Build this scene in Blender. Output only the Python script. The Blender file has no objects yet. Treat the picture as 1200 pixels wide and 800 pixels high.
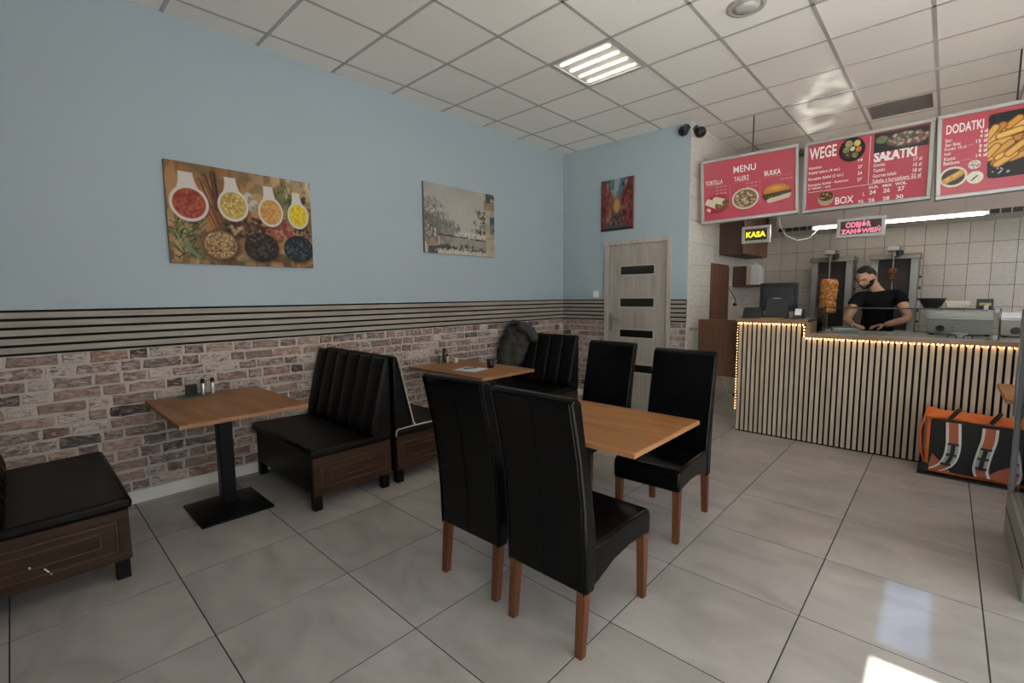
import bpy, bmesh, math, random
import numpy as np
from mathutils import Vector, Matrix, noise as mnoise
random.seed(7)
S = bpy.context.scene
COL = S.collection
PI = math.pi
H = 3.336            # ceiling height
YB = 3.33            # wall with the door
XK = 1.80            # kitchen side wall
YK = 6.22            # kitchen rear wall
XR = 7.0             # right wall
YF = -2.6            # shop front
# ------------------------------------------------------------------ camera
cam_d = bpy.data.cameras.new('camera'); cam = bpy.data.objects.new('camera', cam_d); COL.objects.link(cam)
cam_d.sensor_width = 36.0; cam_d.lens = 545.56 / 1200 * 36.0; cam_d.clip_start = 0.02
_R = ((0.7319, 0.6813, -0.0091), (0.0598, -0.0775, -0.9952), (-0.6787, 0.7279, -0.0974))
_r = Vector(_R[0]).normalized(); _f = Vector(_R[2]); _f = (_f - _r * _f.dot(_r)).normalized(); _u = _r.cross(_f)
cam.matrix_world = Matrix(((_r.x, _u.x, -_f.x, 4.0143), (_r.y, _u.y, -_f.y, -2.0484), (_r.z, _u.z, -_f.z, 1.3976), (0, 0, 0, 1)))
S.camera = cam
# ------------------------------------------------------------------ world, sun, daylight, exposure
w = bpy.data.worlds.new('sky'); S.world = w; w.use_nodes = True
wn = w.node_tree.nodes; bg = wn['Background']; bg.inputs[0].default_value = (0.93, 0.96, 1.0, 1); bg.inputs[1].default_value = 3.7
def light(name, kind, loc, direction, energy, color=(1, 1, 1), **kw):
    d = bpy.data.lights.new(name, kind); d.energy = energy; d.color = color
    for k, v in kw.items(): setattr(d, k, v)
    o = bpy.data.objects.new(name, d); COL.objects.link(o); o.location = loc
    o.rotation_euler = Vector(direction).to_track_quat('-Z', 'Y').to_euler()
    return o
light('sun', 'SUN', (4, -8, 8), (-0.002, 1.0, -0.925), 60.0, (1.0, 0.95, 0.86), angle=0.01)
g_ = light('glint', 'SPOT', (4.9, -7.0, 0.45), Vector((2.95, 3.95, H)) - Vector((4.9, -7.0, 0.45)), 17000, (1.0, 0.97, 0.86), spot_size=math.radians(3.1), spot_blend=0.7, shadow_soft_size=0.02)
g_.data.use_nodes = True; gn = g_.data.node_tree; em = gn.nodes['Emission']; tc_ = gn.nodes.new('ShaderNodeTexCoord'); mp_ = gn.nodes.new('ShaderNodeMapping'); mp_.inputs['Scale'].default_value = (38, 170, 20)
nz_ = gn.nodes.new('ShaderNodeTexNoise'); nz_.inputs['Scale'].default_value = 1.0; nz_.inputs['Distortion'].default_value = 1.2; rp_ = gn.nodes.new('ShaderNodeMapRange'); rp_.inputs['From Min'].default_value = 0.42; rp_.inputs['From Max'].default_value = 0.74
gn.links.new(tc_.outputs['Normal'], mp_.inputs[0]); gn.links.new(mp_.outputs[0], nz_.inputs[0]); gn.links.new(nz_.outputs[0], rp_.inputs['Value']); gn.links.new(rp_.outputs[0], em.inputs['Strength'])
def portal(name, loc, direction, sx, sy):
    o = light(name, 'AREA', loc, direction, 1.0, shape='RECTANGLE', size=sx, size_y=sy); o.data.cycles.is_portal = True
portal('front_portal', (5.30, YF - 0.20, 1.65), (0, 1, 0), 2.9, 3.3)
portal('side_portal', (XR + 0.20, 0.2, 1.65), (-1, 0, 0), 5.0, 2.6)
S.view_settings.view_transform = 'Standard'; S.view_settings.look = 'None'; S.view_settings.gamma = 1.0
S.view_settings.use_curve_mapping = False; S.view_settings.exposure = 0.34

# ------------------------------------------------------------------ materials
def lin(c):
    return tuple((x / 12.92 if x <= 0.04045 else ((x + 0.055) / 1.055) ** 2.4) for x in c)
def rgb(r, g, b): return lin((r / 255, g / 255, b / 255))
MATS = {}
def M(name, col, rough=0.5, metal=0.0, spec=0.5, col2=None, scale=(8, 8, 8), detail=4, lo=0.35, hi=0.65,
      bump=0.0, bscale=60.0, rnd=0.0, emit=0.0, ecol=None, coat=0.0, dist=0.0, col3=None, world=False):
    m = bpy.data.materials.new(name); m.use_nodes = True; MATS[name] = m
    nt = m.node_tree; N = nt.nodes; L = nt.links; b = N['Principled BSDF']
    b.inputs['Roughness'].default_value = rough; b.inputs['Metallic'].default_value = metal
    b.inputs['Specular IOR Level'].default_value = spec; b.inputs['Coat Weight'].default_value = coat
    b.inputs['Base Color'].default_value = (*col, 1)
    if emit: b.inputs['Emission Strength'].default_value = emit; b.inputs['Emission Color'].default_value = (*(ecol or col), 1)
    tc = N.new('ShaderNodeTexCoord'); src = tc.outputs['Object']
    oi = None
    if world: src = N.new('ShaderNodeNewGeometry').outputs['Position']
    if rnd or col2 is not None:
        oi = N.new('ShaderNodeObjectInfo')
        ad = N.new('ShaderNodeVectorMath'); ad.operation = 'MULTIPLY_ADD'
        if not world: L.new(oi.outputs['Random'], ad.inputs[0]); ad.inputs[1].default_value = (0, 0, 0) if world else (37, 53, 71); L.new(src, ad.inputs[2]); src = ad.outputs[0]
    out = None
    if col2 is not None:
        mp = N.new('ShaderNodeMapping'); mp.inputs['Scale'].default_value = scale; L.new(src, mp.inputs[0])
        nz = N.new('ShaderNodeTexNoise'); nz.inputs['Scale'].default_value = 1.0; nz.inputs['Detail'].default_value = detail
        nz.inputs['Distortion'].default_value = dist; L.new(mp.outputs[0], nz.inputs[0])
        cr = N.new('ShaderNodeValToRGB'); e = cr.color_ramp.elements
        e[0].position = lo; e[0].color = (*col, 1); e[1].position = hi; e[1].color = (*col2, 1)
        if col3 is not None:
            k = e.new((lo + hi) / 2); k.color = (*col3, 1)
        L.new(nz.outputs[0], cr.inputs[0]); out = cr.outputs[0]
        L.new(out, b.inputs['Base Color'])
    if rnd:
        hs = N.new('ShaderNodeHueSaturation')
        mr = N.new('ShaderNodeMapRange'); mr.inputs['To Min'].default_value = 1 - rnd; mr.inputs['To Max'].default_value = 1 + rnd
        L.new(oi.outputs['Random'], mr.inputs['Value']); L.new(mr.outputs[0], hs.inputs['Value'])
        if out is not None: L.new(out, hs.inputs['Color'])
        else: hs.inputs['Color'].default_value = (*col, 1)
        L.new(hs.outputs[0], b.inputs['Base Color'])
    if bump:
        n2 = N.new('ShaderNodeTexNoise'); n2.inputs['Scale'].default_value = bscale; n2.inputs['Detail'].default_value = 3
        L.new(src, n2.inputs[0]); bp = N.new('ShaderNodeBump'); bp.inputs['Strength'].default_value = bump; bp.inputs['Distance'].default_value = 0.01
        L.new(n2.outputs[0], bp.inputs['Height']); L.new(bp.outputs[0], b.inputs['Normal'])
    return m
def glass(name, tint, mixdiff=0.0, rough=0.0, ior=1.45):
    m = bpy.data.materials.new(name); m.use_nodes = True; nt = m.node_tree; N = nt.nodes; L = nt.links; N.clear()
    o = N.new('ShaderNodeOutputMaterial'); t = N.new('ShaderNodeBsdfTransparent'); t.inputs[0].default_value = (*tint, 1)
    g = N.new('ShaderNodeBsdfGlossy'); g.inputs['Roughness'].default_value = rough; g.inputs[0].default_value = (1, 1, 1, 1)
    fr = N.new('ShaderNodeFresnel'); fr.inputs[0].default_value = ior
    mx = N.new('ShaderNodeMixShader'); L.new(fr.outputs[0], mx.inputs[0]); L.new(t.outputs[0], mx.inputs[1]); L.new(g.outputs[0], mx.inputs[2])
    last = mx
    if mixdiff:
        d = N.new('ShaderNodeBsdfDiffuse'); d.inputs[0].default_value = (0.6, 0.65, 0.68, 1)
        m2 = N.new('ShaderNodeMixShader'); m2.inputs[0].default_value = mixdiff; L.new(mx.outputs[0], m2.inputs[1]); L.new(d.outputs[0], m2.inputs[2]); last = m2
    L.new(last.outputs[0], o.inputs[0]); MATS[name] = m; return m
def vcol_mat(name, rough=0.5, spec=0.3):
    m = bpy.data.materials.new(name); m.use_nodes = True; N = m.node_tree.nodes; b = N['Principled BSDF']
    a = N.new('ShaderNodeAttribute'); a.attribute_name = 'paint'; m.node_tree.links.new(a.outputs['Color'], b.inputs['Base Color'])
    b.inputs['Roughness'].default_value = rough; b.inputs['Specular IOR Level'].default_value = spec; MATS[name] = m; return m

M('blue_paint', (0.345, 0.410, 0.450), 0.62, col2=(0.355, 0.420, 0.460), scale=(1.2, 1.2, 1.2), bump=0.05, bscale=140)
M('white_paint', (0.72, 0.70, 0.66), 0.7)
M('mortar', (0.48, 0.415, 0.365), 0.9, col2=(0.44, 0.38, 0.33), scale=(14, 14, 14), bump=0.25, bscale=90)
BK = dict(scale=(22, 22, 62), bump=0.6, bscale=110, world=True, detail=5)
M('brick_pink', (0.38, 0.285, 0.238), 0.85, col2=(0.17, 0.122, 0.102), lo=0.38, hi=0.66, rnd=0.22, col3=(0.285, 0.195, 0.158), dist=0.8, **BK)
M('brick_grey', (0.43, 0.355, 0.315), 0.85, col2=(0.125, 0.094, 0.084), lo=0.36, hi=0.64, rnd=0.25, col3=(0.245, 0.18, 0.158), dist=1.0, **BK)
M('brick_dark', (0.34, 0.275, 0.245), 0.85, col2=(0.05, 0.042, 0.04), lo=0.34, hi=0.60, rnd=0.2, col3=(0.10, 0.074, 0.066), dist=1.2, **BK)
M('brick_white', (0.50, 0.43, 0.385), 0.85, col2=(0.07, 0.055, 0.05), lo=0.42, hi=0.70, rnd=0.15, col3=(0.38, 0.315, 0.28), dist=1.2, **BK)
M('brick_red', (0.42, 0.30, 0.25), 0.85, col2=(0.17, 0.095, 0.078), lo=0.36, hi=0.66, rnd=0.22, col3=(0.265, 0.155, 0.125), dist=0.8, **BK)
M('oak_slat', (0.345, 0.295, 0.25), 0.6, col2=(0.27, 0.228, 0.19), scale=(3, 3, 40), detail=5, rnd=0.06)
M('oak_slat_v', (0.47, 0.385, 0.285), 0.6, col2=(0.385, 0.31, 0.228), scale=(40, 40, 2.5), detail=5, rnd=0.08)
M('black_felt', (0.012, 0.011, 0.011), 0.95, spec=0.1)
M('floor_stone', (0.275, 0.254, 0.240), 0.30, spec=0.36, col2=(0.435, 0.405, 0.386), scale=(2.0, 3.4, 3), detail=9, lo=0.28, hi=0.74, rnd=0.05, dist=0.9, bump=0.02, bscale=30)
M('grout', (0.035, 0.031, 0.028), 0.9)
M('ceiling_board', (0.84, 0.81, 0.77), 0.9, spec=0.1, bump=0.12, bscale=220, rnd=0.025)
M('grid_metal', (0.42, 0.41, 0.395), 0.5)
M('grey_wood', (0.39, 0.345, 0.30), 0.5, col2=(0.305, 0.268, 0.232), scale=(26, 26, 2.0), detail=5)
M('grey_wood_frame', (0.44, 0.395, 0.345), 0.5, col2=(0.37, 0.33, 0.29), scale=(26, 26, 2.0))
M('dark_glass', (0.012, 0.012, 0.013), 0.15)
M('black_leather', (0.0022, 0.0021, 0.0021), 0.20, spec=0.16, bump=0.08, bscale=14)
M('black_vinyl', (0.0042, 0.0034, 0.0031), 0.40, spec=0.15, bump=0.10, bscale=24)
M('chair_wood', (0.074, 0.025, 0.009), 0.45, spec=0.25, col2=(0.110, 0.040, 0.016), scale=(30, 30, 3))
M('table_wood', (0.185, 0.070, 0.020), 0.38, spec=0.25, col2=(0.40, 0.178, 0.062), scale=(1.6, 13, 13), detail=8, lo=0.28, hi=0.72, dist=0.5)
M('table_wood_edge', (0.26, 0.125, 0.055), 0.45)
M('black_metal', (0.0035, 0.0035, 0.004), 0.40, spec=0.15, bump=0.06, bscale=200)
M('dark_panel', (0.024, 0.011, 0.006), 0.45, spec=0.2, col2=(0.044, 0.021, 0.012), scale=(3, 3, 26), detail=5)
M('dark_moulding', (0.050, 0.025, 0.015), 0.42, spec=0.3, col2=(0.070, 0.038, 0.024), scale=(3, 3, 26))
M('brown_board', (0.105, 0.048, 0.027), 0.45, col2=(0.155, 0.072, 0.038), scale=(22, 22, 2.2), detail=5)
M('brown_board_dark', (0.06, 0.03, 0.02), 0.5, col2=(0.08, 0.04, 0.026), scale=(22, 22, 2.2))
M('counter_wood', (0.20, 0.115, 0.062), 0.42, col2=(0.265, 0.155, 0.085), scale=(2, 22, 22), detail=5)
M('counter_top_dark', (0.06, 0.05, 0.045), 0.35)
M('worktop_grey', (0.33, 0.32, 0.31), 0.4)
M('steel', (0.52, 0.51, 0.50), 0.36, metal=0.55, bump=0.02, bscale=60)
M('steel_dull', (0.30, 0.30, 0.29), 0.45, metal=0.7)
M('steel_bright', (0.27, 0.25, 0.22), 0.45, metal=0.3)
M('aluminium', (0.42, 0.42, 0.41), 0.4, metal=0.5)
M('kitchen_tile', (0.70, 0.64, 0.57), 0.22, col2=(0.63, 0.57, 0.505), scale=(5, 5, 14), rnd=0.03)
M('side_tile', (0.64, 0.605, 0.56), 0.25, col2=(0.55, 0.52, 0.475), scale=(4, 4, 9), rnd=0.03)
M('tile_grout', (0.07, 0.06, 0.05), 0.9)
M('tile_grout_side', (0.20, 0.17, 0.15), 0.9)
M('led_warm', (1, 0.7, 0.35), 0.5, emit=30, ecol=(1.0, 0.50, 0.14))
M('tube_white', (1, 0.95, 0.9), 0.5, emit=26, ecol=(1.0, 0.86, 0.72))
M('panel_tube', (1, 1, 1), 0.5, emit=12.0, ecol=(1.0, 0.93, 0.80))
M('panel_tray', (0.72, 0.68, 0.62), 0.5)
M('board_red', (0.46, 0.066, 0.096), 0.24, spec=0.5)
M('print_white', (0.82, 0.76, 0.76), 0.4)
M('print_line', (0.55, 0.27, 0.28), 0.4)
M('print_black', (0.02, 0.02, 0.022), 0.4)
M('print_plate', (0.72, 0.68, 0.62), 0.4)
M('neon_yellow', (1, 0.9, 0.05), 0.5, emit=1.1, ecol=(0.95, 0.80, 0.02))
M('neon_pink', (0.9, 0.2, 0.35), 0.5, emit=0.30, ecol=(0.75, 0.10, 0.22))
M('neon_pale', (0.85, 0.55, 0.6), 0.5, emit=0.12, ecol=(0.8, 0.45, 0.52))
M('sign_back', (0.055, 0.04, 0.032), 0.35)
M('sign_back_red', (0.075, 0.03, 0.035), 0.35)
M('black_plastic', (0.013, 0.013, 0.014), 0.4)
M('dark_plastic', (0.022, 0.022, 0.024), 0.5)
M('screen_dark', (0.006, 0.006, 0.007), 0.2)
M('white_plastic', (0.72, 0.72, 0.70), 0.45)
M('cream_plastic', (0.60, 0.53, 0.42), 0.5)
M('navy', (0.02, 0.022, 0.03), 0.5)
M('label_yellow', (0.45, 0.33, 0.06), 0.5)
M('bag_orange', (0.72, 0.17, 0.035), 0.6, col2=(0.60, 0.13, 0.03), scale=(5, 5, 5), bump=0.5, bscale=9)
M('bag_black', (0.012, 0.012, 0.013), 0.75, bump=0.2, bscale=30)
M('bag_tape', (0.75, 0.73, 0.70), 0.4)
M('bag_orange_dark', (0.42, 0.11, 0.045), 0.65)
M('strap_grey', (0.40, 0.39, 0.37), 0.7)
M('jacket', (0.037, 0.034, 0.030), 0.85, col2=(0.050, 0.046, 0.040), scale=(6, 6, 6), bump=0.4, bscale=18)
M('piping', (0.42, 0.36, 0.28), 0.5)
M('pepper_glass', (0.05, 0.04, 0.035), 0.2)
M('shaker_steel', (0.60, 0.57, 0.52), 0.3, metal=0.85)
M('green_print', (0.035, 0.12, 0.05), 0.4, col2=(0.06, 0.17, 0.075), scale=(30, 30, 30))
M('paper', (0.66, 0.66, 0.70), 0.7)
M('paper_red', (0.45, 0.22, 0.22), 0.7)
M('ink', (0.02, 0.025, 0.05), 0.5)
M('cup_glass', (0.022, 0.012, 0.014), 0.12)
M('kebab', (0.24, 0.075, 0.016), 0.5, col2=(0.85, 0.48, 0.17), scale=(26, 26, 60), detail=5, lo=0.34, hi=0.68, bump=1.0, bscale=40, col3=(0.58, 0.24, 0.055))
M('kebab_dark', (0.05, 0.022, 0.012), 0.6, col2=(0.16, 0.06, 0.025), scale=(30, 30, 50), bump=1.0, bscale=40)
M('heater_dark', (0.018, 0.014, 0.013), 0.5, col2=(0.03, 0.02, 0.018), scale=(4, 4, 20))
M('tee_black', (0.0055, 0.0055, 0.006), 0.9, spec=0.2, bump=0.15, bscale=40)
M('hair', (0.012, 0.009, 0.008), 0.6, bump=0.6, bscale=120)
M('trousers', (0.02, 0.022, 0.03), 0.85)
M('shoe', (0.012, 0.012, 0.012), 0.5)
M('front_frame', (0.30, 0.30, 0.30), 0.4, metal=0.4)
M('right_wall', (0.55, 0.53, 0.50), 0.7)
M('front_wall', (0.22, 0.21, 0.20), 0.8)
M('concrete', (0.35, 0.34, 0.32), 0.9)
M('scuff', (0.7, 0.66, 0.6), 0.6)
M('cooler_grey', (0.19, 0.195, 0.21), 0.4)
M('cooler_base', (0.30, 0.29, 0.28), 0.35, metal=0.3)
M('cooler_slat', (0.55, 0.62, 0.70), 0.3)
glass('clear_glass', (0.93, 0.96, 0.95)); glass('window_glass', (0.96, 0.98, 0.98)); glass('guard_glass', (0.84, 0.86, 0.85), ior=1.05)
glass('tinted_glass', (0.17, 0.23, 0.32), 0.08)
vcol_mat('canvas_print', 0.55, 0.25); vcol_mat('gloss_print', 0.3, 0.4); vcol_mat('skin', 0.55, 0.35)
m_ = lambda n: MATS[n]

# ------------------------------------------------------------------ mesh builder
class MB:
    def __init__(s): s.v = []; s.f = []; s.mi = []
    def add(s, vs, fs, mi=0):
        o = len(s.v); s.v += [tuple(p) for p in vs]; s.f += [tuple(i + o for i in f) for f in fs]; s.mi += [mi] * len(fs); return s
    def box(s, x0, x1, y0, y1, z0, z1, mi=0):
        return s.add([(x0, y0, z0), (x1, y0, z0), (x1, y1, z0), (x0, y1, z0), (x0, y0, z1), (x1, y0, z1), (x1, y1, z1), (x0, y1, z1)],
                     [(0, 3, 2, 1), (4, 5, 6, 7), (0, 1, 5, 4), (1, 2, 6, 5), (2, 3, 7, 6), (3, 0, 4, 7)], mi)
    def hexa(s, bot, top, mi=0):
        return s.add(list(bot) + list(top), [(3, 2, 1, 0), (4, 5, 6, 7), (0, 1, 5, 4), (1, 2, 6, 5), (2, 3, 7, 6), (3, 0, 4, 7)], mi)
    def prism(s, prof, a0, a1, axis='x', mi=0):
        n = len(prof)
        def P(a, p):
            return (a, p[0], p[1]) if axis == 'x' else ((p[0], a, p[1]) if axis == 'y' else (p[0], p[1], a))
        vs = [P(a0, p) for p in prof] + [P(a1, p) for p in prof]
        fs = [tuple(range(n))[::-1], tuple(range(n, 2 * n))] + [(i, (i + 1) % n, n + (i + 1) % n, n + i) for i in range(n)]
        return s.add(vs, fs, mi)
    def lathe(s, prof, c=(0, 0, 0), n=24, axis='z', mi=0, cap=True):
        vs = []; fs = []
        for r, z in prof:
            for k in range(n):
                a = 2 * PI * k / n; p = (r * math.cos(a), r * math.sin(a), z)
                if axis == 'x': p = (p[2], p[0], p[1])
                if axis == 'y': p = (p[0], p[2], p[1])
                vs.append((c[0] + p[0], c[1] + p[1], c[2] + p[2]))
        for i in range(len(prof) - 1):
            for k in range(n):
                fs.append((i * n + k, i * n + (k + 1) % n, (i + 1) * n + (k + 1) % n, (i + 1) * n + k))
        if cap:
            fs.append(tuple(range(n))[::-1]); m = (len(prof) - 1) * n; fs.append(tuple(range(m, m + n)))
        return s.add(vs, fs, mi)
    def tube(s, pts, r, n=8, mi=0):
        pts = [Vector(p) for p in pts]; vs = []; fs = []; up = None
        for i, p in enumerate(pts):
            t = (pts[min(i + 1, len(pts) - 1)] - pts[max(i - 1, 0)]).normalized()
            if up is None: up = t.orthogonal().normalized()
            up = (up - t * up.dot(t)).normalized(); b = t.cross(up)
            rr = r[i] if isinstance(r, (list, tuple)) else r
            for k in range(n):
                a = 2 * PI * k / n; vs.append(p + up * math.cos(a) * rr + b * math.sin(a) * rr)
        for i in range(len(pts) - 1):
            for k in range(n): fs.append((i * n + k, i * n + (k + 1) % n, (i + 1) * n + (k + 1) % n, (i + 1) * n + k))
        fs.append(tuple(range(n))[::-1]); m = (len(pts) - 1) * n; fs.append(tuple(range(m, m + n)))
        return s.add(vs, fs, mi)
    def mesh(s, name, mats, smooth=False):
        me = bpy.data.meshes.new(name); me.from_pydata([tuple(v) for v in s.v], [], s.f)
        for m in (mats if isinstance(mats, (list, tuple)) else [mats]): me.materials.append(m_(m) if isinstance(m, str) else m)
        me.polygons.foreach_set('material_index', s.mi)
        bm = bmesh.new(); bm.from_mesh(me); bmesh.ops.recalc_face_normals(bm, faces=bm.faces); bm.to_mesh(me); bm.free()
        if smooth: me.shade_smooth()
        return me
    def build(s, name, mats, parent=None, bevel=0.0, seg=2, smooth=False, loc=(0, 0, 0), rot=(0, 0, 0), subsurf=0):
        me = s.mesh(name, mats, smooth)
        return place(name, me, parent, loc, rot, bevel, seg, subsurf)
def place(name, me, parent=None, loc=(0, 0, 0), rot=(0, 0, 0), bevel=0.0, seg=2, subsurf=0, scale=None):
    o = bpy.data.objects.new(name, me); COL.objects.link(o); o.location = loc; o.rotation_euler = rot
    if scale: o.scale = scale
    if parent: o.parent = parent
    if bevel:
        b = o.modifiers.new('bevel', 'BEVEL'); b.width = bevel; b.segments = seg; b.limit_method = 'ANGLE'; b.angle_limit = 0.6; b.harden_normals = False
        me.shade_smooth(); me.set_sharp_from_angle(angle=1.2) if hasattr(me, 'set_sharp_from_angle') else None
    if subsurf:
        ss = o.modifiers.new('subsurf', 'SUBSURF'); ss.levels = subsurf; ss.render_levels = subsurf
    return o
def tag(o, label=None, cat=None, group=None, kind=None):
    if label: o['label'] = label
    if cat: o['category'] = cat
    if group: o['group'] = group
    if kind: o['kind'] = kind
    return o
def thing(name, label, cat, loc=(0, 0, 0), rz=0.0, group=None, rot=None):
    o = bpy.data.objects.new(name, None); o.empty_display_size = 0.1; COL.objects.link(o); o.location = loc
    o.rotation_euler = rot if rot else (0, 0, rz)
    return tag(o, label, cat, group)
def struct(o): o['kind'] = 'structure'; return o
def copy_tree(o, parent=None):
    c = o.copy(); COL.objects.link(c)
    if parent: c.parent = parent
    for ch in list(o.children): copy_tree(ch, c)
    return c
def text_mesh(body, bold=0.0):
    cu = bpy.data.curves.new('t', 'FONT'); cu.body = body; cu.size = 1.0; cu.offset = bold; cu.extrude = 0.0; cu.resolution_u = 3
    o = bpy.data.objects.new('t', cu); COL.objects.link(o)
    me = bpy.data.meshes.new_from_object(o.evaluated_get(bpy.context.evaluated_depsgraph_get()))
    vs = np.array([v.co[:] for v in me.vertices]); fs = [tuple(p.vertices) for p in me.polygons]
    bpy.data.objects.remove(o); bpy.data.curves.remove(cu); bpy.data.meshes.remove(me)
    return vs, fs
def text_into(mb, body, x0, x1, z0, z1, y, bold=0.0, mi=0, thick=0.0015):
    # lettering stretched into the rectangle x0..x1, z0..z1 on a panel facing -y
    vs, fs = text_mesh(body, bold)
    lo = vs.min(0); hi = vs.max(0); cap = 0.73 if z1 is None else None
    sx = (x1 - x0) / (hi[0] - lo[0]); sz = (z1 - z0) / (hi[1] - lo[1])
    P = [(x0 + (v[0] - lo[0]) * sx, y, z0 + (v[1] - lo[1]) * sz) for v in vs]
    n = len(P)
    mb.add(P + [(p[0], y + thick, p[2]) for p in P], [f for f in fs], mi)
def paint_panel(name, img, x0, x1, z0, z1, y, mat, parent, mask=None, flip=None):
    # img: (h, w, 3) display colours, row 0 at the top; a flat printed grid facing -y
    h, w_ = img.shape[:2]; xs = np.linspace(x0, x1, w_); zs = np.linspace(z1, z0, h)
    X, Z = np.meshgrid(xs, zs); co = np.stack([X, np.full_like(X, y), Z], -1).reshape(-1, 3)
    idx = np.arange(h * w_).reshape(h, w_)
    q = np.stack([idx[1:, :-1], idx[1:, 1:], idx[:-1, 1:], idx[:-1, :-1]], -1).reshape(-1, 4)
    if mask is not None:
        mk = mask[1:, :-1] & mask[1:, 1:] & mask[:-1, 1:] & mask[:-1, :-1]; q = q[mk.reshape(-1)]
        used = np.unique(q); re = np.full(h * w_, -1); re[used] = np.arange(len(used)); q = re[q]; co = co[used]
        col = img.reshape(-1, 3)[used]
    else: col = img.reshape(-1, 3)
    me = bpy.data.meshes.new(name); me.from_pydata(co.tolist(), [], q.tolist())
    c = np.clip(col, 0, 1); c = np.where(c <= 0.04045, c / 12.92, ((c + 0.055) / 1.055) ** 2.4)
    at = me.color_attributes.new('paint', 'FLOAT_COLOR', 'POINT')
    at.data.foreach_set('color', np.concatenate([c, np.ones((len(c), 1))], 1).astype(np.float32).ravel())
    me.materials.append(m_(mat)); return place(name, me, parent)
# ---- tiny painter used for flat printed pictures
class Pic:
    def __init__(s, w_, h, asp, seed=1):
        s.rs = np.random.RandomState(seed); s.h, s.w = h, w_
        s.V, s.U = np.meshgrid(np.linspace(0, 1, h), np.linspace(0, 1, w_), indexing='ij'); s.asp = asp
        s.a = np.zeros((h, w_, 3))
    def noise(s, n, m=None):
        m = m or n; g = s.rs.rand(m + 2, n + 2); x = s.U * n; y = s.V * m; i = x.astype(int); j = y.astype(int); fx = x - i; fy = y - j
        fx = fx * fx * (3 - 2 * fx); fy = fy * fy * (3 - 2 * fy)
        return g[j, i] * (1 - fx) * (1 - fy) + g[j, i + 1] * fx * (1 - fy) + g[j + 1, i] * (1 - fx) * fy + g[j + 1, i + 1] * fx * fy
    def put(s, mask, col, al=1.0):
        mask = np.clip(mask, 0, 1)[..., None] * al; s.a = s.a * (1 - mask) + np.asarray(col) / 255.0 * mask
    def ell(s, u, v, ru, rv, ang=0.0, soft=0.02):
        du = s.U - u; dv = (s.V - v) * s.asp; c, k = math.cos(ang), math.sin(ang); x = (du * c + dv * k) / ru; y = (-du * k + dv * c) / (rv * s.asp)
        return np.clip((1 - np.sqrt(x * x + y * y)) / soft, 0, 1)
    def line(s, u0, v0, u1, v1, wd, soft=0.5):
        du, dv = u1 - u0, (v1 - v0) * s.asp; px = s.U - u0; py = (s.V - v0) * s.asp; t = np.clip((px * du + py * dv) / (du * du + dv * dv), 0, 1)
        d = np.hypot(px - du * t, py - dv * t); return np.clip((wd - d) / (wd * soft), 0, 1)
    def grains(s, u, v, ru, rv, cols, n, r, ang=0):
        for _ in range(n):
            a = s.rs.rand() * 2 * PI; k = math.sqrt(s.rs.rand()); c = cols[s.rs.randint(len(cols))]
            s.put(s.ell(u + ru * k * math.cos(a), v + rv * k * math.sin(a), r, r / s.asp, soft=0.6), c, 0.85)
    def speck(s, mask, cols, n=60):
        z = s.noise(n, int(n / s.asp) or 2); z2 = s.noise(n, int(n / s.asp) or 2)
        for i, c in enumerate(cols): s.put(mask * (np.abs(z - (i + 0.5) / len(cols)) < 0.5 / len(cols)), c, 0.8)

# ================================================================== LARGE STRUCTURE
# ---- floor: grout bed and single tiles
floor = struct(MB().box(-0.1, XR + 0.2, YF - 0.2, YK + 0.2, -0.12, -0.0018).build('floor', 'grout'))
tm = MB().box(-0.5, 0.5, -0.5, 0.5, -0.5, 0.5).mesh('floor_tile', 'floor_stone')
sp = 0.5873; fx0 = 1.274; fy0 = -1.5712; G = 0.0055
i = -3
xs_ = []; k = fx0 - 3 * sp
while k < XR: xs_.append(k); k += sp
ys_ = []; k = fy0 - 2 * sp
while k < YK: ys_.append(k); k += sp
def tile_unit(parent, name, me, x0, x1, y0, y1, z0, z1):
    return place(name, me, parent, ((x0 + x1) / 2, (y0 + y1) / 2, (z0 + z1) / 2), scale=(x1 - x0, y1 - y0, z1 - z0))
def unit_box(name, mat, bev=0.0):
    return MB().box(-0.5, 0.5, -0.5, 0.5, -0.5, 0.5).mesh(name, mat)
def tile_mesh(sx, sy, mat):
    b = 0.0008; mb = MB(); z = -0.0017
    o = [(-sx / 2, -sy / 2), (sx / 2, -sy / 2), (sx / 2, sy / 2), (-sx / 2, sy / 2)]
    inn = [(-sx / 2 + b, -sy / 2 + b), (sx / 2 - b, -sy / 2 + b), (sx / 2 - b, sy / 2 - b), (-sx / 2 + b, sy / 2 - b)]
    vs = [(x, y, z) for x, y in o] + [(x, y, -b * 0.6) for x, y in o] + [(x, y, 0) for x, y in inn]
    fs = [(3, 2, 1, 0)] + [(i, (i + 1) % 4, 4 + (i + 1) % 4, 4 + i) for i in range(4)] + [(4 + i, 4 + (i + 1) % 4, 8 + (i + 1) % 4, 8 + i) for i in range(4)] + [(8, 9, 10, 11)]
    return mb.add(vs, fs).mesh('floor_tile', mat)
_cache = {}
for x in xs_:
    for y in ys_:
        x0, x1 = max(x + G / 2, 0.001), min(x + sp - G / 2, XR - 0.001); y0, y1 = max(y + G / 2, YF), min(y + sp - G / 2, YK - 0.001)
        if x1 - x0 < 0.02 or y1 - y0 < 0.02: continue
        if x1 < XK + 0.02 and y0 > YB + 0.02: continue
        key = (round(x1 - x0, 3), round(y1 - y0, 3))
        if key not in _cache: _cache[key] = tile_mesh(x1 - x0, y1 - y0, 'floor_stone')
        place('floor_tile', _cache[key], floor, ((x0 + x1) / 2, (y0 + y1) / 2, 0))
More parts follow.
